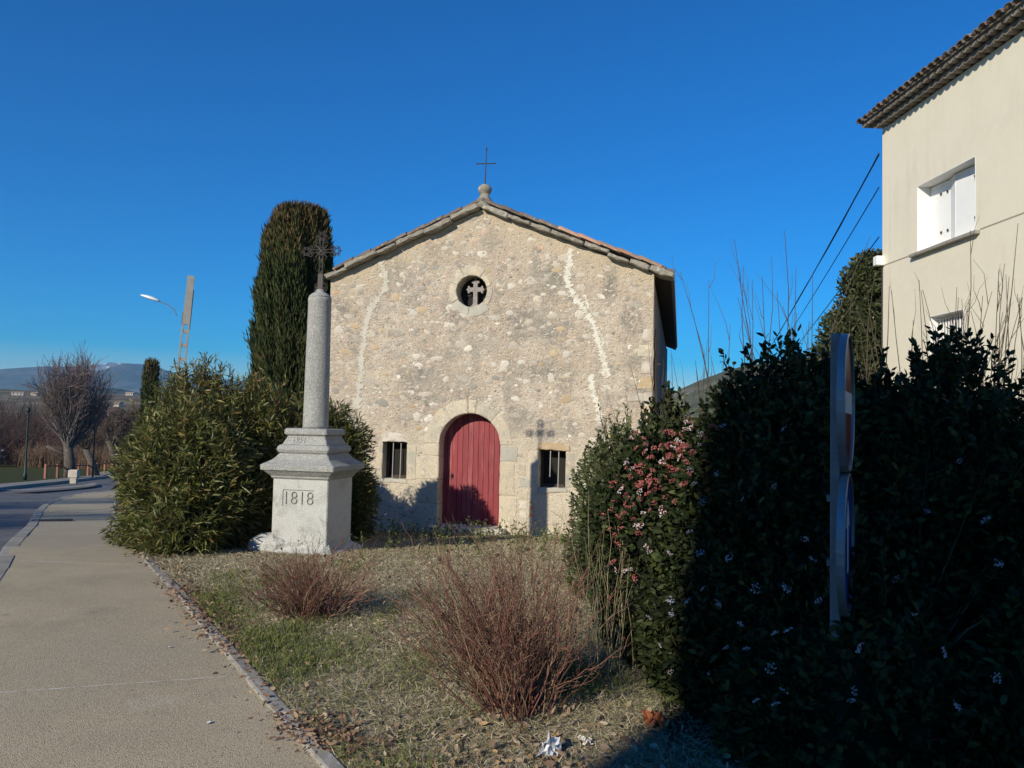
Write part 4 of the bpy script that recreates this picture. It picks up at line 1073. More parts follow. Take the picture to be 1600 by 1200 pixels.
# ------------------------------------------------------------------ concrete pole with lamp
PL = thing('concrete_pole', 'leaning pale concrete utility pole with ladder openings behind the oleander', 'utility pole', (-11.95, 28, float(g(28))))
PL.rotation_euler = (0, rad(3.4), rad(20))
pH = 7.85
lv = MB(); xs = .15
for s in (-1, 1):
    lv.add([(s * .15 - .035, -.1, -.5), (s * .15 + .035, -.1, -.5), (s * .15 + .035, .1, -.5), (s * .15 - .035, .1, -.5), (s * .10 - .03, -.07, pH - 1.75), (s * .10 + .03, -.07, pH - 1.75), (s * .10 + .03, .07, pH - 1.75), (s * .10 - .03, .07, pH - 1.75)], [(0, 1, 5, 4), (1, 2, 6, 5), (2, 3, 7, 6), (3, 0, 4, 7), (0, 3, 2, 1), (4, 5, 6, 7)])
lv.build('pole_leg', M['pole_concrete'], PL)
k = .3
while k < pH - 1.75:
    wd = .15 - .05 * k / pH
    MB().bx(-wd, wd, -.06, .06, k, k + .12).build('rung', M['pole_concrete'], PL); k += .5
MB().add([(-.13, -.072, pH - 1.75), (.13, -.072, pH - 1.75), (.13, .072, pH - 1.75), (-.13, .072, pH - 1.75), (-.115, -.07, pH), (.115, -.07, pH), (.115, .07, pH), (-.115, .07, pH)], [(0, 1, 5, 4), (1, 2, 6, 5), (2, 3, 7, 6), (3, 0, 4, 7), (4, 5, 6, 7), (0, 3, 2, 1)]).build('pole_top', M['pole_concrete'], PL)
MB().bx(.12, .145, -.06, .06, pH - 1.9, pH - .5).build('cable_duct', M['cable'], PL)
MB().bx(-.16, -.125, -.05, .05, pH - 1.75, pH - 1.3).build('lamp_bracket', M['galv'], PL)
LH = thing('street_lamp', 'white street lamp head reaching out on a thin arm from the concrete pole', 'street lamp', (-11.9, 28, 5.2))
am = MB(); am.tube([(0, 0, -.1), (-.08, 0, .10), (-.35, 0, .30), (-.68, 0, .42)], .018, 6); am.build('arm', M['galv'], LH)
hd = MB(); hd.add([], [])
prof = [(0, .02, .03), (.06, .07, .05), (.25, .11, .075), (.45, .10, .07), (.62, .06, .04), (.68, .02, .02)]
vs = []; n = 10
for (x, wy, hz) in prof:
    for i in range(n):
        a = 2 * math.pi * i / n; sz = hz if math.sin(a) > 0 else hz * .5
        vs.append((-.62 - x, wy * math.cos(a) * 1.3, .40 + x * .30 + sz * math.sin(a) * 1.2))
fs = [(i * n + k, i * n + (k + 1) % n, (i + 1) * n + (k + 1) % n, (i + 1) * n + k) for i in range(len(prof) - 1) for k in range(n)] + [tuple(range(n)), tuple(range((len(prof) - 1) * n, len(prof) * n))]
hd.add(vs, fs); hd.build('lamp_head', M['lamp_white'], LH, smooth=True)

# ================================================================== vegetation
def leafy(name, label, cat, root_xyz, ells, n_stems, per, L, W, pal_, wts, m='leaf', spread=.9, back=.30, oval=False, core=.72, up=.5, group=None,
          stem_col=(.10, .075, .04), jit=.28, seed=1, lump=.12, flat=None, extra=0, corecol=(.02, .025, .01), ang=1.0, droop=.15, keep=None, inner=.0):
    rng = np.random.default_rng(seed)
    T = thing(name, label, cat, root_xyz, group=group)
    r0 = np.array(root_xyz)
    P, Nn = ell_points(ells, n_stems, rng, lump=lump, inner=inner)
    if keep is not None:
        k = keep(P); P = P[k]; Nn = Nn[k]
    n = len(P)
    D = unit(Nn + np.array([0, 0, up]) + rng.normal(size=(n, 3)) * .35)
    parts = []
    t = np.tile(np.linspace(0, 1, per)[None], (n, 1)) * back + rng.uniform(-.01, .01, (n, per))
    base = (P[:, None, :] - D[:, None, :] * t[:, :, None]).reshape(-1, 3)
    rad_ = unit(rng.normal(size=(n * per, 3)))
    d = unit(np.repeat(D, per, axis=0) * ang * (1.15 - (t.reshape(-1, 1) / back) * .6) + rad_ * spread)
    Ls = L * rng.uniform(.65, 1.25, n * per); Ws = W * rng.uniform(.8, 1.2, n * per)
    V, Fl, kk = leaf_geo(base, d, Ls, Ws, rng, droop, oval)
    stemc = np.repeat(pal(pal_, wts, n, rng, jit), per, axis=0); leafc = pal(pal_, wts, n * per, rng, jit)
    C = np.repeat(stemc * .55 + leafc * .45, kk, axis=0)
    V = V - r0
    npmesh('foliage', V, Fl, M[m], T, C)
    # stems
    ns = min(n, 2200 + extra)
    c0 = np.array(ells)[rng.integers(0, len(ells), ns), :3] * 1.0
    # stems run from the inside of the bush to the tips
    foot = P[:ns] * np.array([.35, .35, .25]) + c0 * np.array([.65, .65, .75])
    mid = P[:ns] - D[:ns] * back * 1.2
    K = np.stack([foot, (foot + mid) / 2 + rng.normal(size=(ns, 3)) * .03, mid, P[:ns] + D[:ns] * L * .2], axis=1) - r0
    Vt, Ft = tubes(K, np.tile(np.array([.007, .005, .0035, .0015]), (ns, 1)) * (1 if L < .2 else 1.6))
    npmesh('branches', Vt, [Ft], M['twig'], T, np.tile(np.array(stem_col), (len(Vt), 1)))
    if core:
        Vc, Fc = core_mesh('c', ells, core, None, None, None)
        npmesh('shade_core', Vc - r0, [Fc], M['needles'], T, np.tile(np.array(corecol), (len(Vc), 1)))  # near-black hull: the bush's inner shade is put into its colour
    return T

def ell(x, y, z, a, b, c): return (x, y, z, a, b, c)
OLEA = [(.100, .120, .028), (.15, .155, .040), (.050, .066, .018), (.22, .13, .045), (.25, .23, .08)]
# oleander along the pavement
def gz(y): return float(g(y))
ole = [ell(-4.1, 10.35, .62, .80, .85, 1.05), ell(-3.75, 11.4, .85, .85, .8, 1.10), ell(-4.4, 11.3, .85, .9, .9, 1.22), ell(-4.7, 12.6, .55, .78, 1.0, 1.15), ell(-4.0, 9.9, .30, .54, .55, .62), ell(-5.2, 14.0, .1, .75, 1.0, .85), ell(-4.85, 12.0, .05, .6, .8, .7), ell(-4.6, 10.9, .2, .70, .8, .75)]
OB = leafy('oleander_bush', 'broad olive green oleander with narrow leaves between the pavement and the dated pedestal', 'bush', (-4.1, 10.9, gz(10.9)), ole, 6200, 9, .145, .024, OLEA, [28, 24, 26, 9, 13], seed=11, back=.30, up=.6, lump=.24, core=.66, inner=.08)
ole2 = [ell(-2.85, 12.6, .75, .62, .6, 1.0), ell(-3.3, 12.3, .8, .6, .55, 1.05), ell(-2.5, 12.6, .2, .38, .45, .72)]
leafy('oleander_bush', 'darker oleander standing in the gap between the granite pedestal and the chapel wall', 'bush', (-2.3, 12.0, gz(12)), ole2, 2600, 9, .14, .022, OLEA, [30, 20, 34, 6, 5], seed=12, back=.28, up=.6, lump=.15, core=.68)
_r = np.random.default_rng(17); tp = []
while len(tp) < 240:
    e_ = ole[_r.choice([0, 1, 1, 2, 2, 2, 3, 3, 5])]; a = _r.uniform(0, 6.28); q = _r.uniform(0, .92)
    tp.append((e_[0] + e_[3] * q * math.cos(a), e_[1] + e_[4] * q * math.sin(a), e_[2] + e_[5] * math.sqrt(1 - q * q) * .96))
SHOOT_JOBS = [(OB, tp)]
# columnar cypresses
def cypress(label, x, y, base, top, rx, seed, n, nl):
    T = thing('cypress', label, 'cypress', (x, y, base))
    rng = np.random.default_rng(seed)
    H = top - base
    MB().tube([(0, 0, 0), (0, 0, H * .8)], [.14, .04], 8).build('trunk', M['bark'], T)
    h = rng.uniform(0, 1, n) ** .95; a = rng.uniform(0, 2 * np.pi, n)
    def prof(h): return np.interp(h, [0, .08, .25, .55, .8, .92, .98, 1.0], [.85, .97, 1.0, .97, .87, .76, .62, .40])
    fl = 1 + .10 * np.sin(a * 5 + h * 4) + .07 * np.sin(a * 11 + h * 9 + 2) + .05 * np.sin(h * 40 + a * 3) + .09 * vnoise(np.stack([np.cos(a) * 2, np.sin(a) * 2, h * 9], 1), 1.6, seed)
    fl = fl + (rng.uniform(size=n) < .03) * rng.uniform(0, .16, n)
    r = rx * prof(h) * fl * (1 - rng.uniform(0, 1, n) ** 3 * .3)
    B = np.stack([np.cos(a) * r, np.sin(a) * r * .95, h * H], 1)
    rel = np.sin(a * 5 + h * 4) * .5 + .5 * np.sin(a * 11 + h * 9 + 2)
    D = unit(np.stack([np.cos(a) * .22, np.sin(a) * .22, np.full(n, 1.0)], 1) + rng.normal(size=(n, 3)) * .22)
    V, Fl, kk = leaf_geo(B, D, nl * rng.uniform(.6, 1.5, n), nl * .17 * rng.uniform(.7, 1.3, n), rng, 0)
    c = pal([(.045, .06, .022), (.065, .075, .028), (.03, .042, .018), (.10, .065, .03)], [40, 24, 30, 3], n, rng, .25)
    br = (h > .78) & (rng.uniform(0, 1, n) < (h - .78) * 3.2); c[br] = pal([(.13, .085, .04)], [1], br.sum(), rng, .3)
    npmesh('crown', V, Fl, M['needles'], T, np.repeat(c, kk, axis=0))
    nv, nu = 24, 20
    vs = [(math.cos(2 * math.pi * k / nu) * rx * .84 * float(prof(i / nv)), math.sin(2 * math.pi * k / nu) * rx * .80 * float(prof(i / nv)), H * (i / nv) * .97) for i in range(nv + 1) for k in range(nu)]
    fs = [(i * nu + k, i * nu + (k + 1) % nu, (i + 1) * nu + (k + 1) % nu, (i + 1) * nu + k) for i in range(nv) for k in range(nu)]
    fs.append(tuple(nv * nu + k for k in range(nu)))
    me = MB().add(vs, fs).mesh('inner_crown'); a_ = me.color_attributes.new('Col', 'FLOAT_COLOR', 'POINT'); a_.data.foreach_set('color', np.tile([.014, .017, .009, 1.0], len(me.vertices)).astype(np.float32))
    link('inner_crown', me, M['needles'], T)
    return T
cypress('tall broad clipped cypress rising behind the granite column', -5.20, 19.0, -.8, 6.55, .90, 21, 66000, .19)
cypress('small far clipped cypress left of the concrete pole', -22.7, 50.0, -2.6, 4.85, .47, 22, 9000, .3)

# ------------------------------------------------------------------ hedge of laurustinus on the right
hed = [ell(1.78, 5.05, .90, .80, .85, 1.12), ell(2.60, 4.75, .92, .80, .92, 1.09), ell(1.12, 5.65, .70, .55, .75, .98), ell(1.95, 4.5, .45, .95, .75, .80), ell(3.0, 4.0, .5, .95, .75, .9), ell(1.70, 3.88, .22, .62, .50, .62), ell(2.6, 3.7, .25, .7, .5, .6), ell(1.35, 4.95, .45, .55, .62, .75), ell(3.7, 4.9, .55, .9, 1.0, .95), ell(2.2, 5.8, .8, 1.1, .8, 1.05)]
def visible_side(P): return (P[:, 1] < 5.9) | (P[:, 2] > 1.0)
HEDc = [(.023, .032, .012), (.014, .021, .008), (.042, .056, .019), (.085, .095, .03)]
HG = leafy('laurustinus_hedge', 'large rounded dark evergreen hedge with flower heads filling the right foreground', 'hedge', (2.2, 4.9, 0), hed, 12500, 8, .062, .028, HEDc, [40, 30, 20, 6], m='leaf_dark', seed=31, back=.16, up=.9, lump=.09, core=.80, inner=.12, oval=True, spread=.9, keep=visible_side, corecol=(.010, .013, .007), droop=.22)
# upright leading shoots along the top of the hedge
def shoots(name, parent, r0, pts, Lr, pal_, wts, m, leafL, leafW, seed, per=16, oval=True, lean=.18, leafy_=True, rr=.004):
    rng = np.random.default_rng(seed); n = len(pts)
    Ls = rng.uniform(*Lr, n); D = unit(np.concatenate([rng.normal(size=(n, 2)) * lean, np.ones((n, 1))], 1))
    B = np.array(pts)
    K = np.stack([B + D * (Ls * f)[:, None] + np.stack([rng.normal(size=n) * .012, rng.normal(size=n) * .012, 0 * Ls], 1) * (f > 0) for f in (0, .33, .66, 1.0)], axis=1)
    Vt, Ft = tubes(K - r0, np.tile(np.array([rr * 1.4, rr * 1.1, rr * .8, rr * .4]), (n, 1)))
    npmesh('leading_shoots', Vt, [Ft], M['twig'], parent, np.tile(np.array([.08, .05, .03]), (len(Vt), 1)))['kind'] = 'stuff'
    if leafy_:
        f = np.linspace(.05, 1, per)[None, :, None]
        base = (B[:, None] + D[:, None] * f * Ls[:, None, None]).reshape(-1, 3)
        dd = unit(np.repeat(D, per, 0) * .8 + unit(rng.normal(size=(n * per, 3))) * .8)
        V, Fl, kk = leaf_geo(base, dd, leafL * rng.uniform(.7, 1.2, n * per), leafW * rng.uniform(.8, 1.2, n * per), rng, .1, oval)
        npmesh('shoot_leaves', V - r0, Fl, M[m], parent, np.repeat(pal(pal_, wts, n * per, rng, .25), kk, 0))
for ob_, tp_ in SHOOT_JOBS:
    shoots('s', ob_, np.array([-4.1, 10.9, gz(10.9)]), tp_, (.12, .46), OLEA, [28, 24, 20, 14, 16], 'leaf', .125, .020, 18, per=15, oval=False, lean=.3, rr=.005)
rng = np.random.default_rng(5)
tp = []
while len(tp) < 150:
    e_ = hed[rng.choice([0, 0, 1, 1, 1, 5, 2, 6])]; a = rng.uniform(0, 6.28); q = rng.uniform(0, .55)
    tp.append((e_[0] + e_[3] * q * math.cos(a), e_[1] + e_[4] * q * math.sin(a), e_[2] + e_[5] * math.sqrt(1 - q * q) * .96))
shoots('s', HG, np.array([2.2, 4.9, 0]), tp, (.08, .27), HEDc, [40, 30, 20, 6], 'leaf_dark', .058, .026, 41, per=14)
# flower heads
def flower_mesh(seed, colA, colB, R=.035, nf=26):
    rng = np.random.default_rng(seed); vs = []; fs = []; cs = []
    parts = []
    for i in range(nf):
        u = unit(rng.normal(size=3)); u[2] = abs(u[2]) * .6; c = u * np.array([R, R, R * .7]) * rng.uniform(.5, 1.05)
        col = np.array(colA if rng.uniform() < .75 else colB) * rng.uniform(.8, 1.15)
        k = 5; r = rng.uniform(.0045, .0075)
        nrm = unit(c + np.array([0, 0, .01])); a_ = unit(np.cross(nrm, [.3, .5, .8])); b_ = np.cross(nrm, a_)
        V = [c + nrm * .004] + [c + (a_ * math.cos(2 * math.pi * j / k) + b_ * math.sin(2 * math.pi * j / k)) * r for j in range(k)] + [c - nrm * .008]
        F = [[0, 1 + j, 1 + (j + 1) % k] for j in range(k)] + [[6, 1 + (j + 1) % k, 1 + j] for j in range(k)]
        parts.append((np.array(V), [np.array(F)], col))
    V, Fl, C = merge(parts)
    o = npmesh('flower_head', V, Fl, M['petal'], None, C); me = o.data; COL.objects.unlink(o); bpy.data.objects.remove(o)
    return me
shaded_white_me = [flower_mesh(s, (.50, .46, .50), (.30, .18, .20), .032, 18) for s in range(5)]  # white heads greyed in colour to look faint in the hedge's shade
pink_me = [flower_mesh(20 + s, (.40, .105, .10), (.55, .28, .25)) for s in range(5)]
mix_me = [flower_mesh(40 + s, (.72, .66, .64), (.40, .09, .10)) for s in range(4)]
def on_hedge(px, py, ells):
    d = np.array(ray(px, py)); d /= np.linalg.norm(d); o = np.array([0, 0, EYE]); best = None
    for e_ in ells:
        R = np.array(e_[3:6]); c = np.array(e_[:3]); q = (o - c) / R; w_ = d / R
        A = w_ @ w_; B = 2 * q @ w_; Cc = q @ q - 1; D_ = B * B - 4 * A * Cc
        if D_ > 0:
            t = (-B - math.sqrt(D_)) / (2 * A)
            if t > 0 and (best is None or t < best): best = t
    return None if best is None else o + d * (best - .015)
r0 = Vector((2.2, 4.9, 0)); fr_ = random.Random(3)
def head(p, me, s):
    o = link('flower_head', me, None, HG, Vector(p) - r0, (fr_.uniform(-1.3, -.5), fr_.uniform(-.5, .5), fr_.uniform(0, 6)))
    o.scale = (s, s, s)
lit = [(970, 815, 0), (978, 800, 0), (988, 790, 0), (1000, 780, 0), (1012, 772, 0), (1024, 765, 0), (1033, 762, 0), (990, 812, 0), (1000, 822, 2), (962, 892, 2), (976, 893, 2), (985, 890, 2), (953, 937, 0), (951, 968, 0), (928, 999, 0), (975, 997, 0), (1012, 855, 2), (1015, 862, 2), (1000, 740, 0), (1012, 752, 0), (985, 745, 0), (1040, 745, 0), (1052, 700, 2), (1060, 690, 2), (1045, 712, 0), (1070, 672, 2), (1075, 655, 0), (1058, 735, 0), (1035, 725, 0), (1020, 735, 0), (1000, 760, 0), (975, 760, 0), (962, 745, 0), (1045, 730, 0), (1050, 752, 0), (1062, 715, 2), (1080, 668, 2), (1066, 700, 0)]
for _ in range(95):
    t_ = fr_.random(); lit.append((int(950 + 130 * t_ + fr_.gauss(0, 26)), int(800 - 130 * t_ + fr_.gauss(0, 42)), 0 if fr_.random() < .8 else 2))
for i, (px, py, kd) in enumerate(lit):
    p = on_hedge(px, py, hed)
    if p is not None: head(p, fr_.choice(pink_me if kd == 0 else mix_me), fr_.uniform(.5, .95))
shd = [(1014, 965), (1048, 938), (1050, 958), (1074, 940), (1046, 864), (1078, 832), (1095, 865), (1098, 920), (1122, 943), (1157, 975), (1210, 990), (1232, 985), (1182, 920), (1228, 918), (1280, 940), (1140, 870), (1030, 1008), (1205, 1045), (1212, 1100), (1335, 1080), (1345, 1012), (1270, 875), (1256, 842), (1098, 785), (1540, 815), (1558, 1060), (1494, 1102), (1475, 1020), (1135, 1013), (1165, 1015), (1085, 756), (1078, 735), (1225, 670), (1130, 665), (1048, 1050), (1108, 1052), (1182, 1095), (1225, 1080), (1330, 1095), (1400, 905), (1430, 960), (1380, 860), (1295, 920), (1160, 780), (1210, 760), (1120, 740), (1450, 800), (1500, 720), (1560, 880), (1240, 620), (1380, 620)]
for i, (px, py) in enumerate(shd):
    p = on_hedge(px, py, hed)
    if p is not None: head(p, fr_.choice(shaded_white_me), fr_.uniform(.6, 1.05) * (1.0 if i < 30 else .7))

# small leaved evergreen near the chapel
bx = [ell(1.12, 8.1, .45, .52, .7, 1.12), ell(.93, 7.6, .25, .36, .55, .85), ell(1.55, 7.9, .7, .55, .7, .95), ell(1.6, 7.0, .45, .5, .6, .95), ell(1.05, 6.7, .15, .38, .5, .7)]
EV = leafy('evergreen_shrub', 'bright green small leaved shrub in sun between the hedge and the right barred window', 'shrub', (1.3, 7.6, 0), bx, 3800, 9, .048, .024, [(.075, .10, .035), (.10, .125, .045), (.05, .07, .03), (.15, .16, .07)], [36, 26, 26, 8], m='leaf', seed=51, back=.2, up=.9, lump=.14, core=.7, inner=.1, oval=True, spread=.8)
tp = []
for _ in range(60):
    e_ = bx[rng.integers(0, 4)]; a = rng.uniform(0, 6.28); q = rng.uniform(0, .7)
    tp.append((e_[0] + e_[3] * q * math.cos(a), e_[1] + e_[4] * q * math.sin(a), e_[2] + e_[5] * math.sqrt(1 - q * q) * .96))
shoots('s', EV, np.array([1.3, 7.6, 0]), tp, (.1, .32), [(.09, .11, .035), (.16, .17, .06)], [2, 1], 'leaf', .045, .018, 52, per=16)
# evergreen tree against the corner of the beige house
tr = [ell(8.7, 19.5, 3.2, 1.1, 1.0, 2.3), ell(8.9, 19.6, 4.9, .65, .7, 1.25), ell(8.2, 19.2, 2.3, 1.1, 1.0, 1.8), ell(9.1, 19.6, 1.0, 1.2, 1.0, 2.0), ell(7.6, 19.0, 1.2, .9, .9, 1.6)]
TT = leafy('evergreen_tree', 'tall narrow evergreen tree in half shade by the corner of the beige house', 'tree', (8.7, 19.5, -.8), tr, 4200, 8, .13, .055, [(.07, .085, .032), (.045, .06, .022), (.11, .12, .05)], [40, 35, 18], m='leaf', seed=61, back=.3, up=.5, lump=.16, core=.82, oval=True)
MB().tube([(0, 0, 0), (0, 0, 4.5)], [.14, .05], 8).build('trunk', M['bark'], TT)
sh2 = [ell(6.6, 18.6, .7, 1.0, .9, 1.35), ell(5.7, 18.3, .2, .9, .8, 1.1)]
leafy('evergreen_shrub', 'low olive bush left of the evergreen tree behind the dark hedge', 'shrub', (6.3, 18.5, -.7), sh2, 1700, 8, .11, .035, [(.10, .11, .04), (.14, .13, .05), (.06, .07, .03)], [40, 25, 25], m='leaf', seed=62, back=.25, lump=.2, core=.75)

# ------------------------------------------------------------------ bare twiggy plants
def whips(rng, B, D, L, K=6, curve=.25, r0=.006, r1=.001, wob=.012):
    n = len(B); t = np.linspace(0, 1, K)
    bend = unit(rng.normal(size=(n, 3)) * np.array([1, 1, .2])) * curve * L[:, None]
    P = B[:, None] + D[:, None] * (L[:, None] * t[None])[:, :, None] + bend[:, None] * (t ** 2)[None, :, None] + rng.normal(size=(n, K, 3)) * wob * (t > 0)[None, :, None]
    return P, np.tile(np.linspace(r0, r1, K)[None], (n, 1))
def whips_on(rng, P, k, L, spread=.6, lo=.3, **kw):
    n, K, _ = P.shape
    i = np.repeat(np.arange(n), k); f = rng.uniform(lo, .98, n * k) * (K - 1); a = np.floor(f).astype(int); fr = (f - a)[:, None]
    b = P[i, a] * (1 - fr) + P[i, np.minimum(a + 1, K - 1)] * fr
    d = unit(P[i, np.minimum(a + 1, K - 1)] - P[i, a] + 1e-6)
    d = unit(d + unit(rng.normal(size=(n * k, 3))) * spread + np.array([0, 0, .15]))
    return whips(rng, b, d, L * rng.uniform(.5, 1.3, n * k), **kw)
def twig_shrub(name, label, loc, n, R, H, tilt, seed, cols, wts, seeds=0, bias=(0, 0)):
    rng = np.random.default_rng(seed)
    T = thing(name, label, 'shrub', loc)
    B = np.concatenate([rng.normal(size=(n, 2)) * R * .28, np.full((n, 1), -.02)], 1)
    out = np.concatenate([B[:, :2] * (1.6 / R) + rng.normal(size=(n, 2)) * .35 + np.array(bias), np.zeros((n, 1))], 1) * tilt
    D = unit(out + np.array([0, 0, 1.0]))
    L = H * rng.uniform(.45, 1.12, n)
    P1, R1 = whips(rng, B, D, L, K=6, curve=.22, r0=.0042, r1=.0012)
    P2, R2 = whips_on(rng, P1, 5, H * .34, spread=.55, lo=.25, K=4, curve=.25, r0=.0022, r1=.0007)
    P3, R3 = whips_on(rng, P2, 1, H * .14, spread=.8, lo=.3, K=3, curve=.2, r0=.0013, r1=.0006)
    ps = []
    for P, Rr in ((P1, R1), (P2, R2), (P3, R3)):
        V, Fq = tubes(P, Rr); k = P.shape[1] * 3
        ps.append((V, [Fq], np.repeat(pal(cols, wts, len(P), rng, .3), k, 0)))
    V, Fl, C = merge(ps)
    V[:, 2] = np.maximum(V[:, 2], -.02)
    npmesh('twigs', V, Fl, M['twig'], T, C)
    if seeds:
        tips = np.concatenate([P1[:, -1], P2[:, -1]]); tips = tips[rng.choice(len(tips), seeds, replace=False)]
        mb = MB()
        for p in tips: mb.sphere(p, rng.uniform(.006, .012), 6, 4)
        me = mb.mesh('s', smooth=True); o = link('seed_heads', me, M['dark_wood'], T); o['kind'] = 'stuff'
    return T
RED = [(.20, .085, .065), (.27, .14, .095), (.13, .07, .05), (.36, .25, .16), (.10, .075, .05)]
twig_shrub('twiggy_shrub', 'leafless reddish twiggy shrub in front of the dated pedestal', (-1.60, 6.55, 0), 180, .33, .54, 1.0, 71, RED, [35, 28, 16, 12, 9], seeds=60, bias=(0, 0))
twig_shrub('twiggy_shrub', 'largest leafless red brown twiggy shrub beside the dark hedge', (.07, 4.52, 0), 220, .30, .84, .60, 72, RED, [35, 26, 16, 14, 9], seeds=70, bias=(-.34, .1))
# dry stalks against the hedge
T = thing('dry_stalks', 'clump of pale dry grass stalks at the left foot of the dark hedge', 'dry grass', (.66, 5.3, 0))
rng = np.random.default_rng(75); n = 50
B = np.concatenate([rng.normal(size=(n, 2)) * np.array([.09, .16]), np.zeros((n, 1))], 1)
P, Rr = whips(rng, B, unit(np.concatenate([rng.normal(size=(n, 2)) * .10, np.ones((n, 1))], 1)), rng.uniform(.5, 1.15, n), K=6, curve=.12, r0=.0032, r1=.001)
V, Fq = tubes(P, Rr); npmesh('stalks', V, [Fq], M['twig'], T, np.repeat(pal([(.38, .32, .2), (.28, .23, .13), (.2, .2, .1)], [3, 2, 1], n, rng, .2), 18, 0))
# bare shoots behind and over the hedge
def bare_shoots(label, loc, n, X, Yr, zr, Lr, seed, lean=(0, 0)):
    T = thing('bare_shrub', label, 'shrub', loc); rng = np.random.default_rng(seed)
    B = np.stack([rng.uniform(*X, n), rng.uniform(*Yr, n), np.full(n, .0)], 1)
    D = unit(np.stack([rng.normal(size=n) * .13 + lean[0], rng.normal(size=n) * .12 + lean[1], np.ones(n)], 1)); L = rng.uniform(*Lr, n)
    P, Rr = whips(rng, B, D, L, K=8, curve=.08, r0=.010, r1=.0018, wob=.012)
    P2, R2 = whips_on(rng, P, 2, .4, spread=.35, lo=.45, K=4, curve=.15, r0=.0035, r1=.001)
    V, Fq = tubes(P, Rr, 4); V2, F2 = tubes(P2, R2)
    for i in range(n):
        a = V[i * 32:(i + 1) * 32]; b = V2[i * 24:(i + 1) * 24]
        Va, Fl, C = merge([(a, [Fq[:28]], np.array([.10, .075, .055])), (b, [F2[:18]], np.array([.11, .08, .06]))])
        npmesh('shoot', Va, Fl, M['twig'], T, C)
bare_shoots('thicket of tall bare shoots standing against the sky behind the dark hedge', (2.2, 6.6, 0), 80, (-.55, 1.8), (-.5, .6), (0, 0), (1.7, 3.25), 81)
bare_shoots('bare shoots in front of the beige house wall above the hedge', (4.1, 6.2, 0), 52, (-.95, 1.1), (-.4, .5), (0, 0), (1.8, 3.0), 82, lean=(.08, 0))
bare_shoots('few thin bare shoots rising beside the right corner of the chapel', (2.1, 9.6, 0), 26, (-.45, .8), (-.4, .4), (0, 0), (1.6, 2.8), 83, lean=(-.06, 0))

# ------------------------------------------------------------------ bare plane trees
def bare_tree(name, label, loc, H, seed, lean=(0, 0), spread=.5, n1=9, col=(.12, .10, .085), trunk_r=.38, fork=.28, group=None, twig_r=.010, stub=False, ktw=5, crown=None):
    rng = np.random.default_rng(seed); T = thing(name, label, 'tree', loc, group=group)
    fk = H * fork
    tr_ = [(0, 0, -.1), (lean[0] * .3, 0, fk * .4), (lean[0], lean[1], fk)]
    tb = MB(); tb.tube(tr_, [trunk_r, trunk_r * .80, trunk_r * .62], 12)
    if stub: tb.tube([(lean[0] * .6, 0, fk * .62), (lean[0] - .9, -.1, fk * .80), (lean[0] - 1.35, -.1, fk * .88)], [.17, .13, .11], 8)
    tb.build('trunk', M['bark'], T, smooth=True)
    top = np.array([lean[0] * .8, lean[1], fk * .72])
    if crown is None: crown = ((H - fk) * spread, (H - fk) * .56, H - (H - fk) * .56)
    cr_, cz_, cc_ = crown; cen = np.array([lean[0] * .6, lean[1], cc_])
    def bez(A, T_, K, lift=.18, out=.72, wob=.03):
        Cc = np.stack([A[:, 0] + (T_[:, 0] - A[:, 0]) * out, A[:, 1] + (T_[:, 1] - A[:, 1]) * out, A[:, 2] + (T_[:, 2] - A[:, 2]) * (.5 - lift)], 1)
        t = np.linspace(0, 1, K)[None, :, None]
        P = A[:, None] * (1 - t) ** 2 + 2 * Cc[:, None] * t * (1 - t) + T_[:, None] * t ** 2
        return P + rng.normal(size=P.shape) * wob * np.minimum(1, t * 3)
    def shell(n, lo):
        u = unit(rng.normal(size=(n, 3))); u[:, 2] = np.where(u[:, 2] < -.25, -u[:, 2], u[:, 2])
        return cen + u * np.array([cr_, cr_, cz_]) * rng.uniform(lo, 1.0, (n, 1))
    T1 = shell(n1, .80); T1[:, 2] = np.maximum(T1[:, 2], cc_ - cz_ * .25)
    P1 = bez(np.tile(top, (n1, 1)), T1, 9, lift=.10, out=.62, wob=.05)
    R1 = np.tile(np.linspace(trunk_r * .24, trunk_r * .045, 9)[None], (n1, 1))
    m2 = n1 * 16; i_ = np.repeat(np.arange(n1), 16); f_ = rng.integers(1, 8, m2)
    A2 = P1[i_, f_]; T2 = A2 + (T1[i_] - A2) * rng.uniform(.4, .95, (m2, 1)) + unit(rng.normal(size=(m2, 3))) * np.array([1, 1, .6]) * cr_ * .52
    T2[:, 2] = np.maximum(T2[:, 2], A2[:, 2] + .05); q_ = (T2 - cen) / np.array([cr_, cr_, cz_]); l_ = np.linalg.norm(q_, axis=1, keepdims=True); T2 = np.where(l_ > 1.03, cen + q_ / l_ * 1.03 * np.array([cr_, cr_, cz_]), T2)
    P2 = bez(A2, T2, 6, lift=.15, out=.7, wob=.03); R2 = np.tile(np.linspace(trunk_r * .085, twig_r * 1.1, 6)[None], (m2, 1))
    P3, R3 = whips_on(rng, P2, ktw, (H - fk) * .14, spread=.5, lo=.15, K=4, curve=.15, r0=twig_r * 1.2, r1=twig_r * .6, wob=.015)
    P4, R4 = whips_on(rng, P3, 2, (H - fk) * .07, spread=.6, lo=.2, K=3, curve=.1, r0=twig_r * .8, r1=twig_r * .5, wob=.01)
    V, Fl, C = merge([(tubes(P, R)[0], [tubes(P, R)[1]], np.array(c)) for P, R, c in ((P1, R1, col), (P2, R2, np.array(col) * 1.1), (P3, R3, np.array(col) * np.array([1.25, 1.0, .95])), (P4, R4, np.array(col) * np.array([1.5, 1.05, 1.0])))])
    npmesh('crown', V, Fl, M['twig'], T, C)
    return T
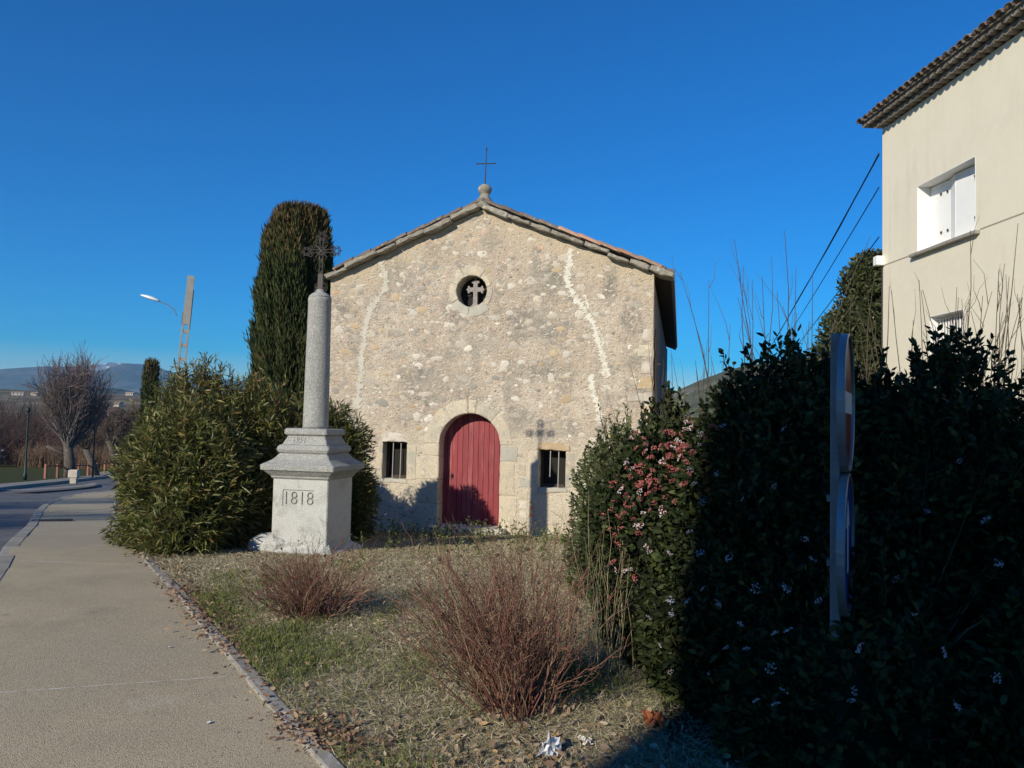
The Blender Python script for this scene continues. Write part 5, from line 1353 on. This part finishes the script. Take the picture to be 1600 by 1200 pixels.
bare_tree('plane_tree', 'big round headed leafless tree with a thick trunk beside the far road', (-30.1, 54.8, -2.85), 8.9, 91, lean=(-.3, 0), spread=.42, n1=24, trunk_r=.44, fork=.27, twig_r=.011, stub=True, ktw=4, col=(.165, .15, .14), crown=(2.35, 3.1, 5.75))
bare_tree('plane_tree', 'leaning leafless trunk just right of the big round headed tree', (-31.6, 61.0, -3.1), 5.2, 92, lean=(-.9, 0), spread=.38, n1=7, trunk_r=.34, fork=.40, twig_r=.014)
bare_tree('plane_tree', 'farthest leaning leafless tree next to the fence end', (-32.6, 66.5, -3.2), 6.0, 93, lean=(-.9, 0), spread=.38, n1=6, trunk_r=.30, fork=.42, twig_r=.014)
# trees out of frame on the left that throw the shade bars across road and pavement
bare_tree('plane_tree', 'street tree left of the view whose trunk shades the nearer band of road', (-20.5, 4.0, 0), 10, 94, trunk_r=.26, fork=.42, spread=.45)
bare_tree('plane_tree', 'street tree left of the view whose trunk shades the farther band of road', (-23.5, 9.5, 0), 10, 95, trunk_r=.22, fork=.42, spread=.45)

# ------------------------------------------------------------------ far roadside: lamps, posts, fence, stone
def lamp(loc, H, label):
    T = thing('lamp_post', label, 'lamp post', loc)
    p = MB(); p.lathe([(.11, 0), (.11, .35), (.07, .4), (.055, 1.5), (.045, H - .3), (.04, H - .25)], n=12); p.build('post', M['steel_green'], T, smooth=True)
    h = MB(); h.lathe([(.03, H - .26), (.09, H - .2), (.14, H - .02), (.10, H + .02), (.03, H + .1)], n=12); h.build('lantern', M['steel_green'], T, smooth=True)
lamp((-28.6, 47.2, -2.42), 4.2, 'slim dark green lamp post at the far kerb on the left')
for (x, y, z, h, lab) in ((-29.2, 56.0, -2.9, 3.5, 'thin dark post directly right of the big bare trunk'), (-33.0, 67.0, -3.3, 3.9, 'thin dark post behind the pale stone block'), (-35.2, 75.5, -3.55, 4.6, 'thin dark post near the end of the wooden fence'), (-36.5, 86.0, -3.9, 5.0, 'farthest thin dark post beyond the fence')):
    T = thing('roadside_post', lab, 'post', (x, y, z)); MB().tube([(0, 0, 0), (0, 0, h)], [.06, .045], 8).build('shaft', M['steel_green'], T); MB().sphere((0, 0, h), .09, 8, 6).build('cap', M['steel_green'], T)
FN = thing('wooden_fence', 'low red brown post and rail fence along the far roadside', 'fence', (-30.5, 52.5, -2.7))
fa = Vector((-29.9, 51.5, 0)); fb = Vector((-37.5, 84, 0)); nfp = 15
for i in range(nfp):
    p = fa.lerp(fb, i / (nfp - 1)); z = gz(p.y)
    MB().box((p.x + 30.5, p.y - 52.5, z + 2.7 + .42), (.13, .13, .95)).build('post', M['wood_rail'], FN)
    if i < nfp - 1:
        q = fa.lerp(fb, (i + 1) / (nfp - 1)); zq_ = gz(q.y)
        MB().tube([(p.x + 30.5, p.y - 52.5, z + 2.7 + .78), (q.x + 30.5, q.y - 52.5, zq_ + 2.7 + .78)], .055, 6).build('rail', M['wood_rail'], FN)
ST = thing('stone_block', 'small pale stone block on the tip of the kerb island', 'stone', (-24.3, 44.6, -2.3))
s_ = MB(); s_.box((0, 0, .50), (.52, .42, .46), rz=.2); s_.build('head', M['limestone'], ST, bevel=.05)
s_ = MB(); s_.box((.02, 0, .12), (.34, .34, .34), rz=.2); s_.build('foot', M['limestone'], ST, bevel=.03)

# ------------------------------------------------------------------ far brush, reeds and fields
rng = np.random.default_rng(101)
def brush(name, n_sh, X, Y, H, cols, wts, per, r, seed, zadd=0):
    rng = np.random.default_rng(seed)
    cx = rng.uniform(*X, n_sh); cy = rng.uniform(*Y, n_sh); ok = cx < -(cy * .36) - 2 if name != 'reeds' else np.ones(n_sh, bool); cx = cx[ok]; cy = cy[ok]; n = len(cx)
    h = rng.uniform(H[0], H[1], n); colr = pal(cols, wts, n, rng, .25)
    i = np.repeat(np.arange(n), per); m_ = len(i)
    B = np.stack([cx[i] + rng.normal(size=m_) * h[i] * .18, cy[i] + rng.normal(size=m_) * h[i] * .18, g(cy[i]) - .2 + zadd], 1)
    D = unit(np.concatenate([rng.normal(size=(m_, 2)) * (.32 if name != 'reeds' else .07), np.ones((m_, 1))], 1))
    P, Rr = whips(rng, B, D, h[i] * rng.uniform(.6, 1.1, m_), K=4, curve=.12, r0=r, r1=r * .5, wob=.05)
    P2, R2 = whips_on(rng, P, 3 if name != 'reeds' else 1, h.mean() * .3, spread=.5, lo=.3, K=3, curve=.1, r0=r * .7, r1=r * .45, wob=.03)
    V, Fl, C = merge([(tubes(P, Rr)[0], [tubes(P, Rr)[1]], np.repeat(colr[i], 12, 0)), (tubes(P2, R2)[0], [tubes(P2, R2)[1]], np.repeat(np.repeat(colr[i], 3 if name != 'reeds' else 1, 0), 9, 0) * 1.15)])
    o = npmesh(name, V, Fl, M['twig'], None, C)
    return o
BR = [(.15, .095, .075), (.20, .12, .095), (.12, .085, .07), (.17, .13, .09)]
o = brush('bare_thicket', 620, (-110, -25), (78, 150), (3.4, 6.8), BR, [4, 3, 3, 2], 60, .03, 102); tag(o, 'brown leafless thicket covering the slope beyond the far road', 'thicket', kind='stuff')
o = brush('reeds', 330, (-46, -34), (74, 86), (1.4, 2.4), [(.27, .185, .12), (.21, .145, .095)], [2, 1], 16, .022, 103); tag(o, 'band of tan reeds behind the low wooden fence', 'reeds', kind='stuff')
def blossom(loc, R, label, col, seed, cat='shrub'):
    rng = np.random.default_rng(seed); T = thing('blossom_shrub', label, cat, loc)
    P, Nn = ell_points([ell(loc[0], loc[1], loc[2] + R, R * 1.2, R, R)], 900, rng, zmin=loc[2], inner=.6)
    V, Fl, kk = leaf_geo(P, Nn + rng.normal(size=P.shape), np.full(len(P), .28), np.full(len(P), .2), rng, 0)
    npmesh('blossom', V - np.array(loc), Fl, M['petal'], T, np.repeat(pal([col], [1], len(P), rng, .25), kk, 0))
    n = 60; B = np.zeros((n, 3)); Pw, Rw = whips(rng, B, unit(np.concatenate([rng.normal(size=(n, 2)) * .6, np.ones((n, 1))], 1)), rng.uniform(.8, 1.9, n) * R, K=4, r0=.03, r1=.012)
    V, Fq = tubes(Pw, Rw); npmesh('twigs', V, [Fq], M['twig'], T, np.tile(np.array([.15, .10, .08]), (len(V), 1)))
blossom((-48.5, 74, -3.6), 1.1, 'pale pink blossoming shrub low at the left edge of the thicket', (.30, .23, .20), 111)
blossom((-50, 88, -1.6), 1.0, 'whitish blossoming shrub higher up in the brown thicket', (.34, .28, .25), 112)
blossom((-42, 95, -1.2), .9, 'small white blossoming shrub right of the big bare tree', (.6, .55, .5), 113)
dg_ = [ell(-41.5, 86, -1.0, 2.6, 2.2, 2.8), ell(-39.2, 87, -.6, 2.0, 2.0, 3.0)]
leafy('dark_evergreen', 'rounded dark green evergreen tree in the thicket left of the small cypress', 'tree', (-40.5, 86, -4.0), dg_, 1500, 6, .5, .2, [(.04, .06, .02), (.06, .085, .025)], [1, 1], m='leaf', seed=114, back=.8, core=.85, lump=.12)
leafy('dark_evergreen', 'dark evergreen at the left frame edge among the bare brush', 'tree', (-74, 112, -5), [ell(-74, 112, -2.0, 2.2, 2.2, 3.2)], 700, 6, .5, .2, [(.035, .05, .02)], [1], m='leaf', seed=115, back=.8, core=.85)
# far houses on the hillside
hcol = mat('far_house_wall', (.50, .46, .39), rough=.9)
def far_house(x, y, z, w, d, h, rz, label):
    T = thing('far_house', label, 'house', (x, y, z), rz)
    MB().bx(-w / 2, w / 2, -d / 2, d / 2, -4, h).build('wall', hcol, T)
    r_ = MB(); prism_xz(r_, [(-d / 2 - .4, h), (d / 2 + .4, h), (0, h + d * .22)], -w / 2 - .4, w / 2 + .4)
    r_.build('roof', M['tile'], T, rot=(0, 0, rad(90)))
    for i in range(3): MB().bx(-w / 2 + w * (.2 + .3 * i) - .5, -w / 2 + w * (.2 + .3 * i) + .5, -d / 2 - .05, -d / 2, h * .4, h * .4 + 1.3).build('window', M['glass'], T)
def zb(x, y): return float(zbase(np.array([[x]], float), np.array([[y]], float))[0, 0])
for i, (px, Y, w_, rz, lab) in enumerate(((28, 820, 22, .3, 'long pale far house at the left end of the hillside row'), (55, 860, 15, -.2, 'second pale far house of the hillside row, left of the big bare tree'), (104, 780, 12, 0, 'small far house seen through the middle of the bare crown'), (170, 520, 12, .2, 'pale far house right of the big bare crown'), (203, 900, 16, .1, 'far white house between the bare crown and the small cypress'), (186, 640, 10, -.3, 'tiny far house just above the dark evergreen'))):
    p = at(px, 620, Y); far_house(p.x, Y, zb(p.x, Y) + .2, w_ * .5, 5, 2.8, rz, lab)
# hill on the right, mountains
def ridge(name, xs, y0, depth, hfun, m, label=None, base=-20):
    nx = len(xs); ny = 26; V = []; 
    for i, x in enumerate(xs):
        for j in range(ny):
            t = j / (ny - 1); w_ = math.sin(math.pi * min(1, t * 1.0)) ** .8 if 0 < t < 1 else 0
            n_ = float(vnoise(np.array([[x, t * depth, 0.]]), .0035 * 2500 / depth, 4)[0]) * .10 + float(vnoise(np.array([[x, t * depth, 0.]]), .012 * 2500 / depth, 8)[0]) * .045
            V.append((x, y0 + t * depth, base + (hfun(x) - base) * w_ * (1 + n_ * (1 - w_ * .75))))
    i = np.arange(nx - 1)[:, None] * ny + np.arange(ny - 1)[None]
    o = npmesh(name, np.array(V), [np.stack([i, i + ny, i + ny + 1, i + 1], -1).reshape(-1, 4)], m, smooth=True)
    return tag(o, kind='structure')
def hf_from_px(pts, Y):
    P = [at(px, py, Y) for px, py in pts]; X = [p.x for p in P]; Z = [p.z for p in P]
    return lambda x: float(np.interp(x, X, Z))
ridge('mountain', np.linspace(-5600, 1500, 150), 5000, 2400, hf_from_px([(-500, 600), (-200, 590), (0, 581), (60, 576), (120, 574), (150, 580), (185, 583), (205, 576), (222, 569), (245, 574), (275, 585), (330, 592), (420, 598), (800, 615), (1100, 640)], 6200), M['mountain'], base=0)
ridge('snow_peak', np.linspace(-5600, -2600, 110), 7800, 1300, hf_from_px([(60, 590), (120, 574), (150, 571), (168, 569), (178, 565), (184, 568), (190, 565), (200, 571), (222, 578), (260, 590), (300, 600)], 8450), M['mountain_snow'], base=0)
ridge('near_ridge', np.linspace(-1700, -400, 60), 2000, 700, hf_from_px([(60, 640), (130, 622), (175, 606), (205, 612), (235, 618), (300, 622), (500, 640)], 2350), M['mountain'], base=0)
ridge('scrub_hill', np.linspace(60, 700, 80), 420, 420, hf_from_px([(900, 680), (1010, 640), (1060, 610), (1100, 592), (1150, 575), (1220, 562), (1400, 560), (1600, 590)], 630), M['hill'], base=-20)

# ------------------------------------------------------------------ lawn blades, weeds, fallen leaves
def kerb_x(y): 
    o_ = np.argsort(RL[:, 1]); return np.interp(y, RL[o_, 1], RL[o_, 0])
def lawn_pts(n, rng, y0, y1, x1, pw=1.0):
    y = y0 + (y1 - y0) * rng.uniform(0, 1, n) ** pw
    xk = kerb_x(y) + .05; x = xk + (x1 - xk) * rng.uniform(0, 1, n)
    # keep clear of monument and chapel
    ok = ~((np.abs(x + 2.55) < .40) & (np.abs(y - 10.41) < .40))
    ok &= ~(((x + .82) * math.sin(rad(12)) + (y - 15) * math.cos(rad(12))) > -.05)
    return x[ok], y[ok]
def greenness(x, y):
    p = np.stack([x, y, 0 * x], 1)
    gr = vnoise(p, 1.6, 77) * .5 + vnoise(p, 4.5, 78) * .35 + vnoise(p, 11, 79) * .2
    near = np.clip((7.5 - y) / 3, -.4, .7) + np.clip((-x - .6) * .35, -.3, .6) * (y < 9)
    return gr + near * .72 - .31
def grass(name, n, y0, y1, x1, Lr, w, seed, pw, green, kindlabel):
    rng = np.random.default_rng(seed)
    x, y = lawn_pts(n, rng, y0, y1, x1, pw); gn = greenness(x, y)
    if green: k = gn + rng.normal(size=len(x)) * .22 > .30
    else: k = gn + rng.normal(size=len(x)) * .35 < .60
    x, y = x[k], y[k]; n = len(x)
    B = np.stack([x, y, g(y)], 1); lean = .55 if green else 1.5
    D = unit(np.concatenate([rng.normal(size=(n, 2)) * lean, np.ones((n, 1)) * (1 if green else .8)], 1))
    L = rng.uniform(*Lr, n) * (1 + .5 * np.clip(vnoise(np.stack([x, y, 0 * x], 1), 7, 99), -.6, 1)); s = unit(np.cross(D, rng.normal(size=(n, 3)))); W = (w * (1 + (y - 4) * .12))[:, None] * rng.uniform(.6, 1.3, (n, 1))
    mid = B + D * L[:, None] * .55; tip = B + D * L[:, None] + np.array([0, 0, -.25]) * L[:, None] + rng.normal(size=(n, 3)) * L[:, None] * .15
    tip[:, 2] = np.maximum(tip[:, 2], g(tip[:, 1]) + .006)
    V = np.stack([B - s * W / 2, B + s * W / 2, mid + s * W * .35, mid - s * W * .35, tip], 1).reshape(-1, 3)
    o_ = np.arange(n)[:, None] * 5
    C = pal([(.12, .155, .035), (.17, .20, .05), (.085, .115, .03), (.24, .24, .08)], [4, 3, 3, 1], n, rng, .25) if green else pal([(.43, .375, .26), (.36, .31, .205), (.50, .44, .32), (.27, .225, .15), (.26, .26, .12)], [5, 5, 2, 2.4, 3.4], n, rng, .25)
    o = npmesh(name, V, [o_ + np.array([[0, 1, 2, 3]]), o_ + np.array([[3, 2, 4]])], M['grass'], None, np.repeat(C, 5, 0))
    tag(o, kindlabel, 'grass', kind='stuff')
grass('dry_grass', 200000, 3.2, 15.2, 2.6, (.03, .085), .0034, 201, 1.5, False, 'matted pale dry grass covering the plot before the chapel')
grass('green_grass', 190000, 3.2, 15.2, 2.4, (.035, .11), .0034, 202, 1.5, True, 'green grass tufts growing through the dry lawn')
def weeds():
    rng = np.random.default_rng(205); n = 240
    x, y = lawn_pts(2200, rng, 8.5, 14.6, 1.2, .7); k = (x > -2.2) & ((y > 12.2) | (rng.uniform(size=len(x)) < .25)); x, y = x[k][:n], y[k][:n]; n = len(x)
    B = np.stack([x, y, g(y)], 1); P, Rr = whips(rng, B, unit(np.concatenate([rng.normal(size=(n, 2)) * .18, np.ones((n, 1))], 1)), rng.uniform(.10, .34, n), K=4, curve=.1, r0=.004, r1=.002)
    V, Fq = tubes(P, Rr); per = 12
    f = rng.integers(1, 4, (n, per)); base = P[np.arange(n)[:, None], f].reshape(-1, 3)
    Vl, Fl, kk = leaf_geo(base, unit(rng.normal(size=(n * per, 3)) + np.array([0, 0, .4])), rng.uniform(.025, .06, n * per), rng.uniform(.012, .025, n * per), rng, .1, True)
    V, Fl, C = merge([(V, [Fq], np.array([.12, .13, .05])), (Vl, Fl, np.repeat(pal([(.14, .17, .05), (.10, .12, .04)], [1, 1], n * per, rng, .25), kk, 0))])
    tag(npmesh('weeds', V, Fl, M['leaf'], None, C), 'low green weeds along the edge of the shade before the chapel door', 'weeds', kind='stuff')
weeds()
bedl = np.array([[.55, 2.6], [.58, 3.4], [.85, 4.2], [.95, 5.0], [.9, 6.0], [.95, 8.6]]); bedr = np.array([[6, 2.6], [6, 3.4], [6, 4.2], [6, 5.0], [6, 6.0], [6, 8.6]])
M['shade_soil'] = mat('shade_dark_soil', (.035, .028, .02), [((.06, .045, .03), 14, .5, .66, 6), ((.02, .017, .012), 40, .55, .7)], rough=1, bumps=[(30, .8, .03)], spec=.02)
ribbon('shade_dark_bed', interp_line(bedl, 30) + RNG.normal(0, .02, (30, 2)), interp_line(bedr, 30), 12, .006, M['shade_soil'])  # near-black soil sheet deepens the hedge's shade on the ground
def litter(n, fx, seed, name, label, cols, wts, Lr):
    rng = np.random.default_rng(seed); x, y = fx(rng, n); n = len(x)
    B = np.stack([x, y, g(y) + rng.uniform(.004, .03, n)], 1)
    D = unit(np.concatenate([rng.normal(size=(n, 2)), rng.normal(size=(n, 1)) * .35], 1))
    L = rng.uniform(*Lr, n)
    V, Fl, kk = leaf_geo(B, D, L, L * rng.uniform(.3, .6, n), rng, -.1, True)
    V[:, 2] = np.maximum(V[:, 2], g(V[:, 1]) + .003)
    tag(npmesh(name, V, Fl, M['petal_dry'], None, np.repeat(pal(cols, wts, n, rng, .3), kk, 0)), label, 'fallen leaves', kind='stuff')
def along_kerb(rng, n):
    y = rng.choice([0, 1, 2, 3], n, p=[.40, .2, .3, .1]); cen = np.array([5.9, 4.1, 7.1, 9.0])[y]; wd = np.array([.6, .16, .5, .6])[y]
    yy = cen + rng.normal(size=n) * wd; yy = np.maximum(yy, 3.4); xx = kerb_x(yy) + rng.normal(size=n) * .10 + np.abs(rng.normal(size=n)) * .16 - .03
    return xx, yy
litter(2200, along_kerb, 211, 'kerb_leaf_litter', 'drift of brown fallen leaves along the lawn kerb', [(.22, .13, .09), (.30, .19, .12), (.14, .09, .07), (.38, .27, .18)], [4, 3, 3, 2], (.018, .048))
def foot_area(rng, n):
    x = rng.uniform(-.6, 1.6, n); y = 3.3 + np.abs(rng.normal(size=n)) * .6; return x, y
litter(1300, foot_area, 212, 'bed_leaf_litter', 'brown leaf litter at the foot of the red brown shrub', [(.30, .21, .14), (.40, .31, .22), (.20, .13, .09), (.36, .24, .12)], [4, 3, 3, 2], (.022, .065))
def all_lawn(rng, n):
    return lawn_pts(n, rng, 3.3, 11, 1.5, 1.3)
litter(1500, all_lawn, 213, 'lawn_leaf_litter', 'scattered dry leaves over the lawn', [(.34, .26, .18), (.24, .16, .11), (.45, .38, .28), (.42, .22, .08)], [4, 4, 3, .6], (.02, .05))
# crumpled paper, shard, small litter
def crumple(seed, sx, sy, sz, n=8):
    r = random.Random(seed); vs = []; fs = []
    hh_ = [[r.choice((0, .25, .6, 1.0)) * sz + r.uniform(0, sz * .25) for _ in range(n)] for _ in range(n)]
    for i in range(n):
        for j in range(n):
            e_ = .75 + .25 * math.sin(i * 1.3 + j * 2.1)
            vs.append(((i / (n - 1) - .5) * sx * e_ + r.uniform(-.01, .01) * sx * 5, (j / (n - 1) - .5) * sy * e_ + r.uniform(-.01, .01) * sy * 5, hh_[i][j]))
    for i in range(n - 1):
        for j in range(n - 1):
            q = (i * n + j, (i + 1) * n + j, (i + 1) * n + j + 1, i * n + j + 1); fs += [(q[0], q[1], q[2]), (q[0], q[2], q[3])]
    return MB().add(vs, fs)
tag(crumple(1, .10, .17, .05).build('paper_scrap', M['paper'], None, loc=(.22, 3.92, .02), rot=(.5, .3, -.35)), 'crumpled white paper scrap at the bottom edge of the bed', 'litter')
tag(crumple(2, .09, .08, .02).build('paper_scrap', M['fieldstone_white'], None, loc=(.40, 4.05, .02), rot=(.2, .2, .6)), 'dull grey scrap just right of the white paper', 'litter')
tag(crumple(3, .16, .13, .035).build('clay_shard', M['terracotta'], None, loc=(.80, 4.33, .02), rot=(.25, .1, .3)), 'orange brown clay shard on the ground by the hedge foot', 'shard')
for (x, y, lab) in ((-2.33, 5.6, 'tiny white chip on the pavement left of the joint line'), (-1.55, 4.25, 'pale scrap on the pavement near the kerb stones')):
    tag(crumple(int(-x * 10), .025, .03, .008, 4).build('litter_chip', M['paper'], None, loc=(x, y, -.008)), lab, 'litter')

# ------------------------------------------------------------------ air
hz = MB().bx(-7000, 7000, -120, 9400, -60, 560).mesh('haze')
hm = bpy.data.materials.new('haze_air'); hm.use_nodes = True
nt = hm.node_tree; nt.nodes.remove(nt.nodes['Principled BSDF'])
pv = nt.nodes.new('ShaderNodeVolumePrincipled'); pv.inputs['Color'].default_value = (.36, .66, 1.0, 1); pv.inputs['Density'].default_value = 0.00010
nt.links.new(pv.outputs[0], nt.nodes['Material Output'].inputs['Volume'])
ho = link('haze', hz, hm); ho['kind'] = 'stuff'
sc.cycles.volume_bounces = 0
sc.cycles.max_bounces = 6
sc.cycles.transparent_max_bounces = 8
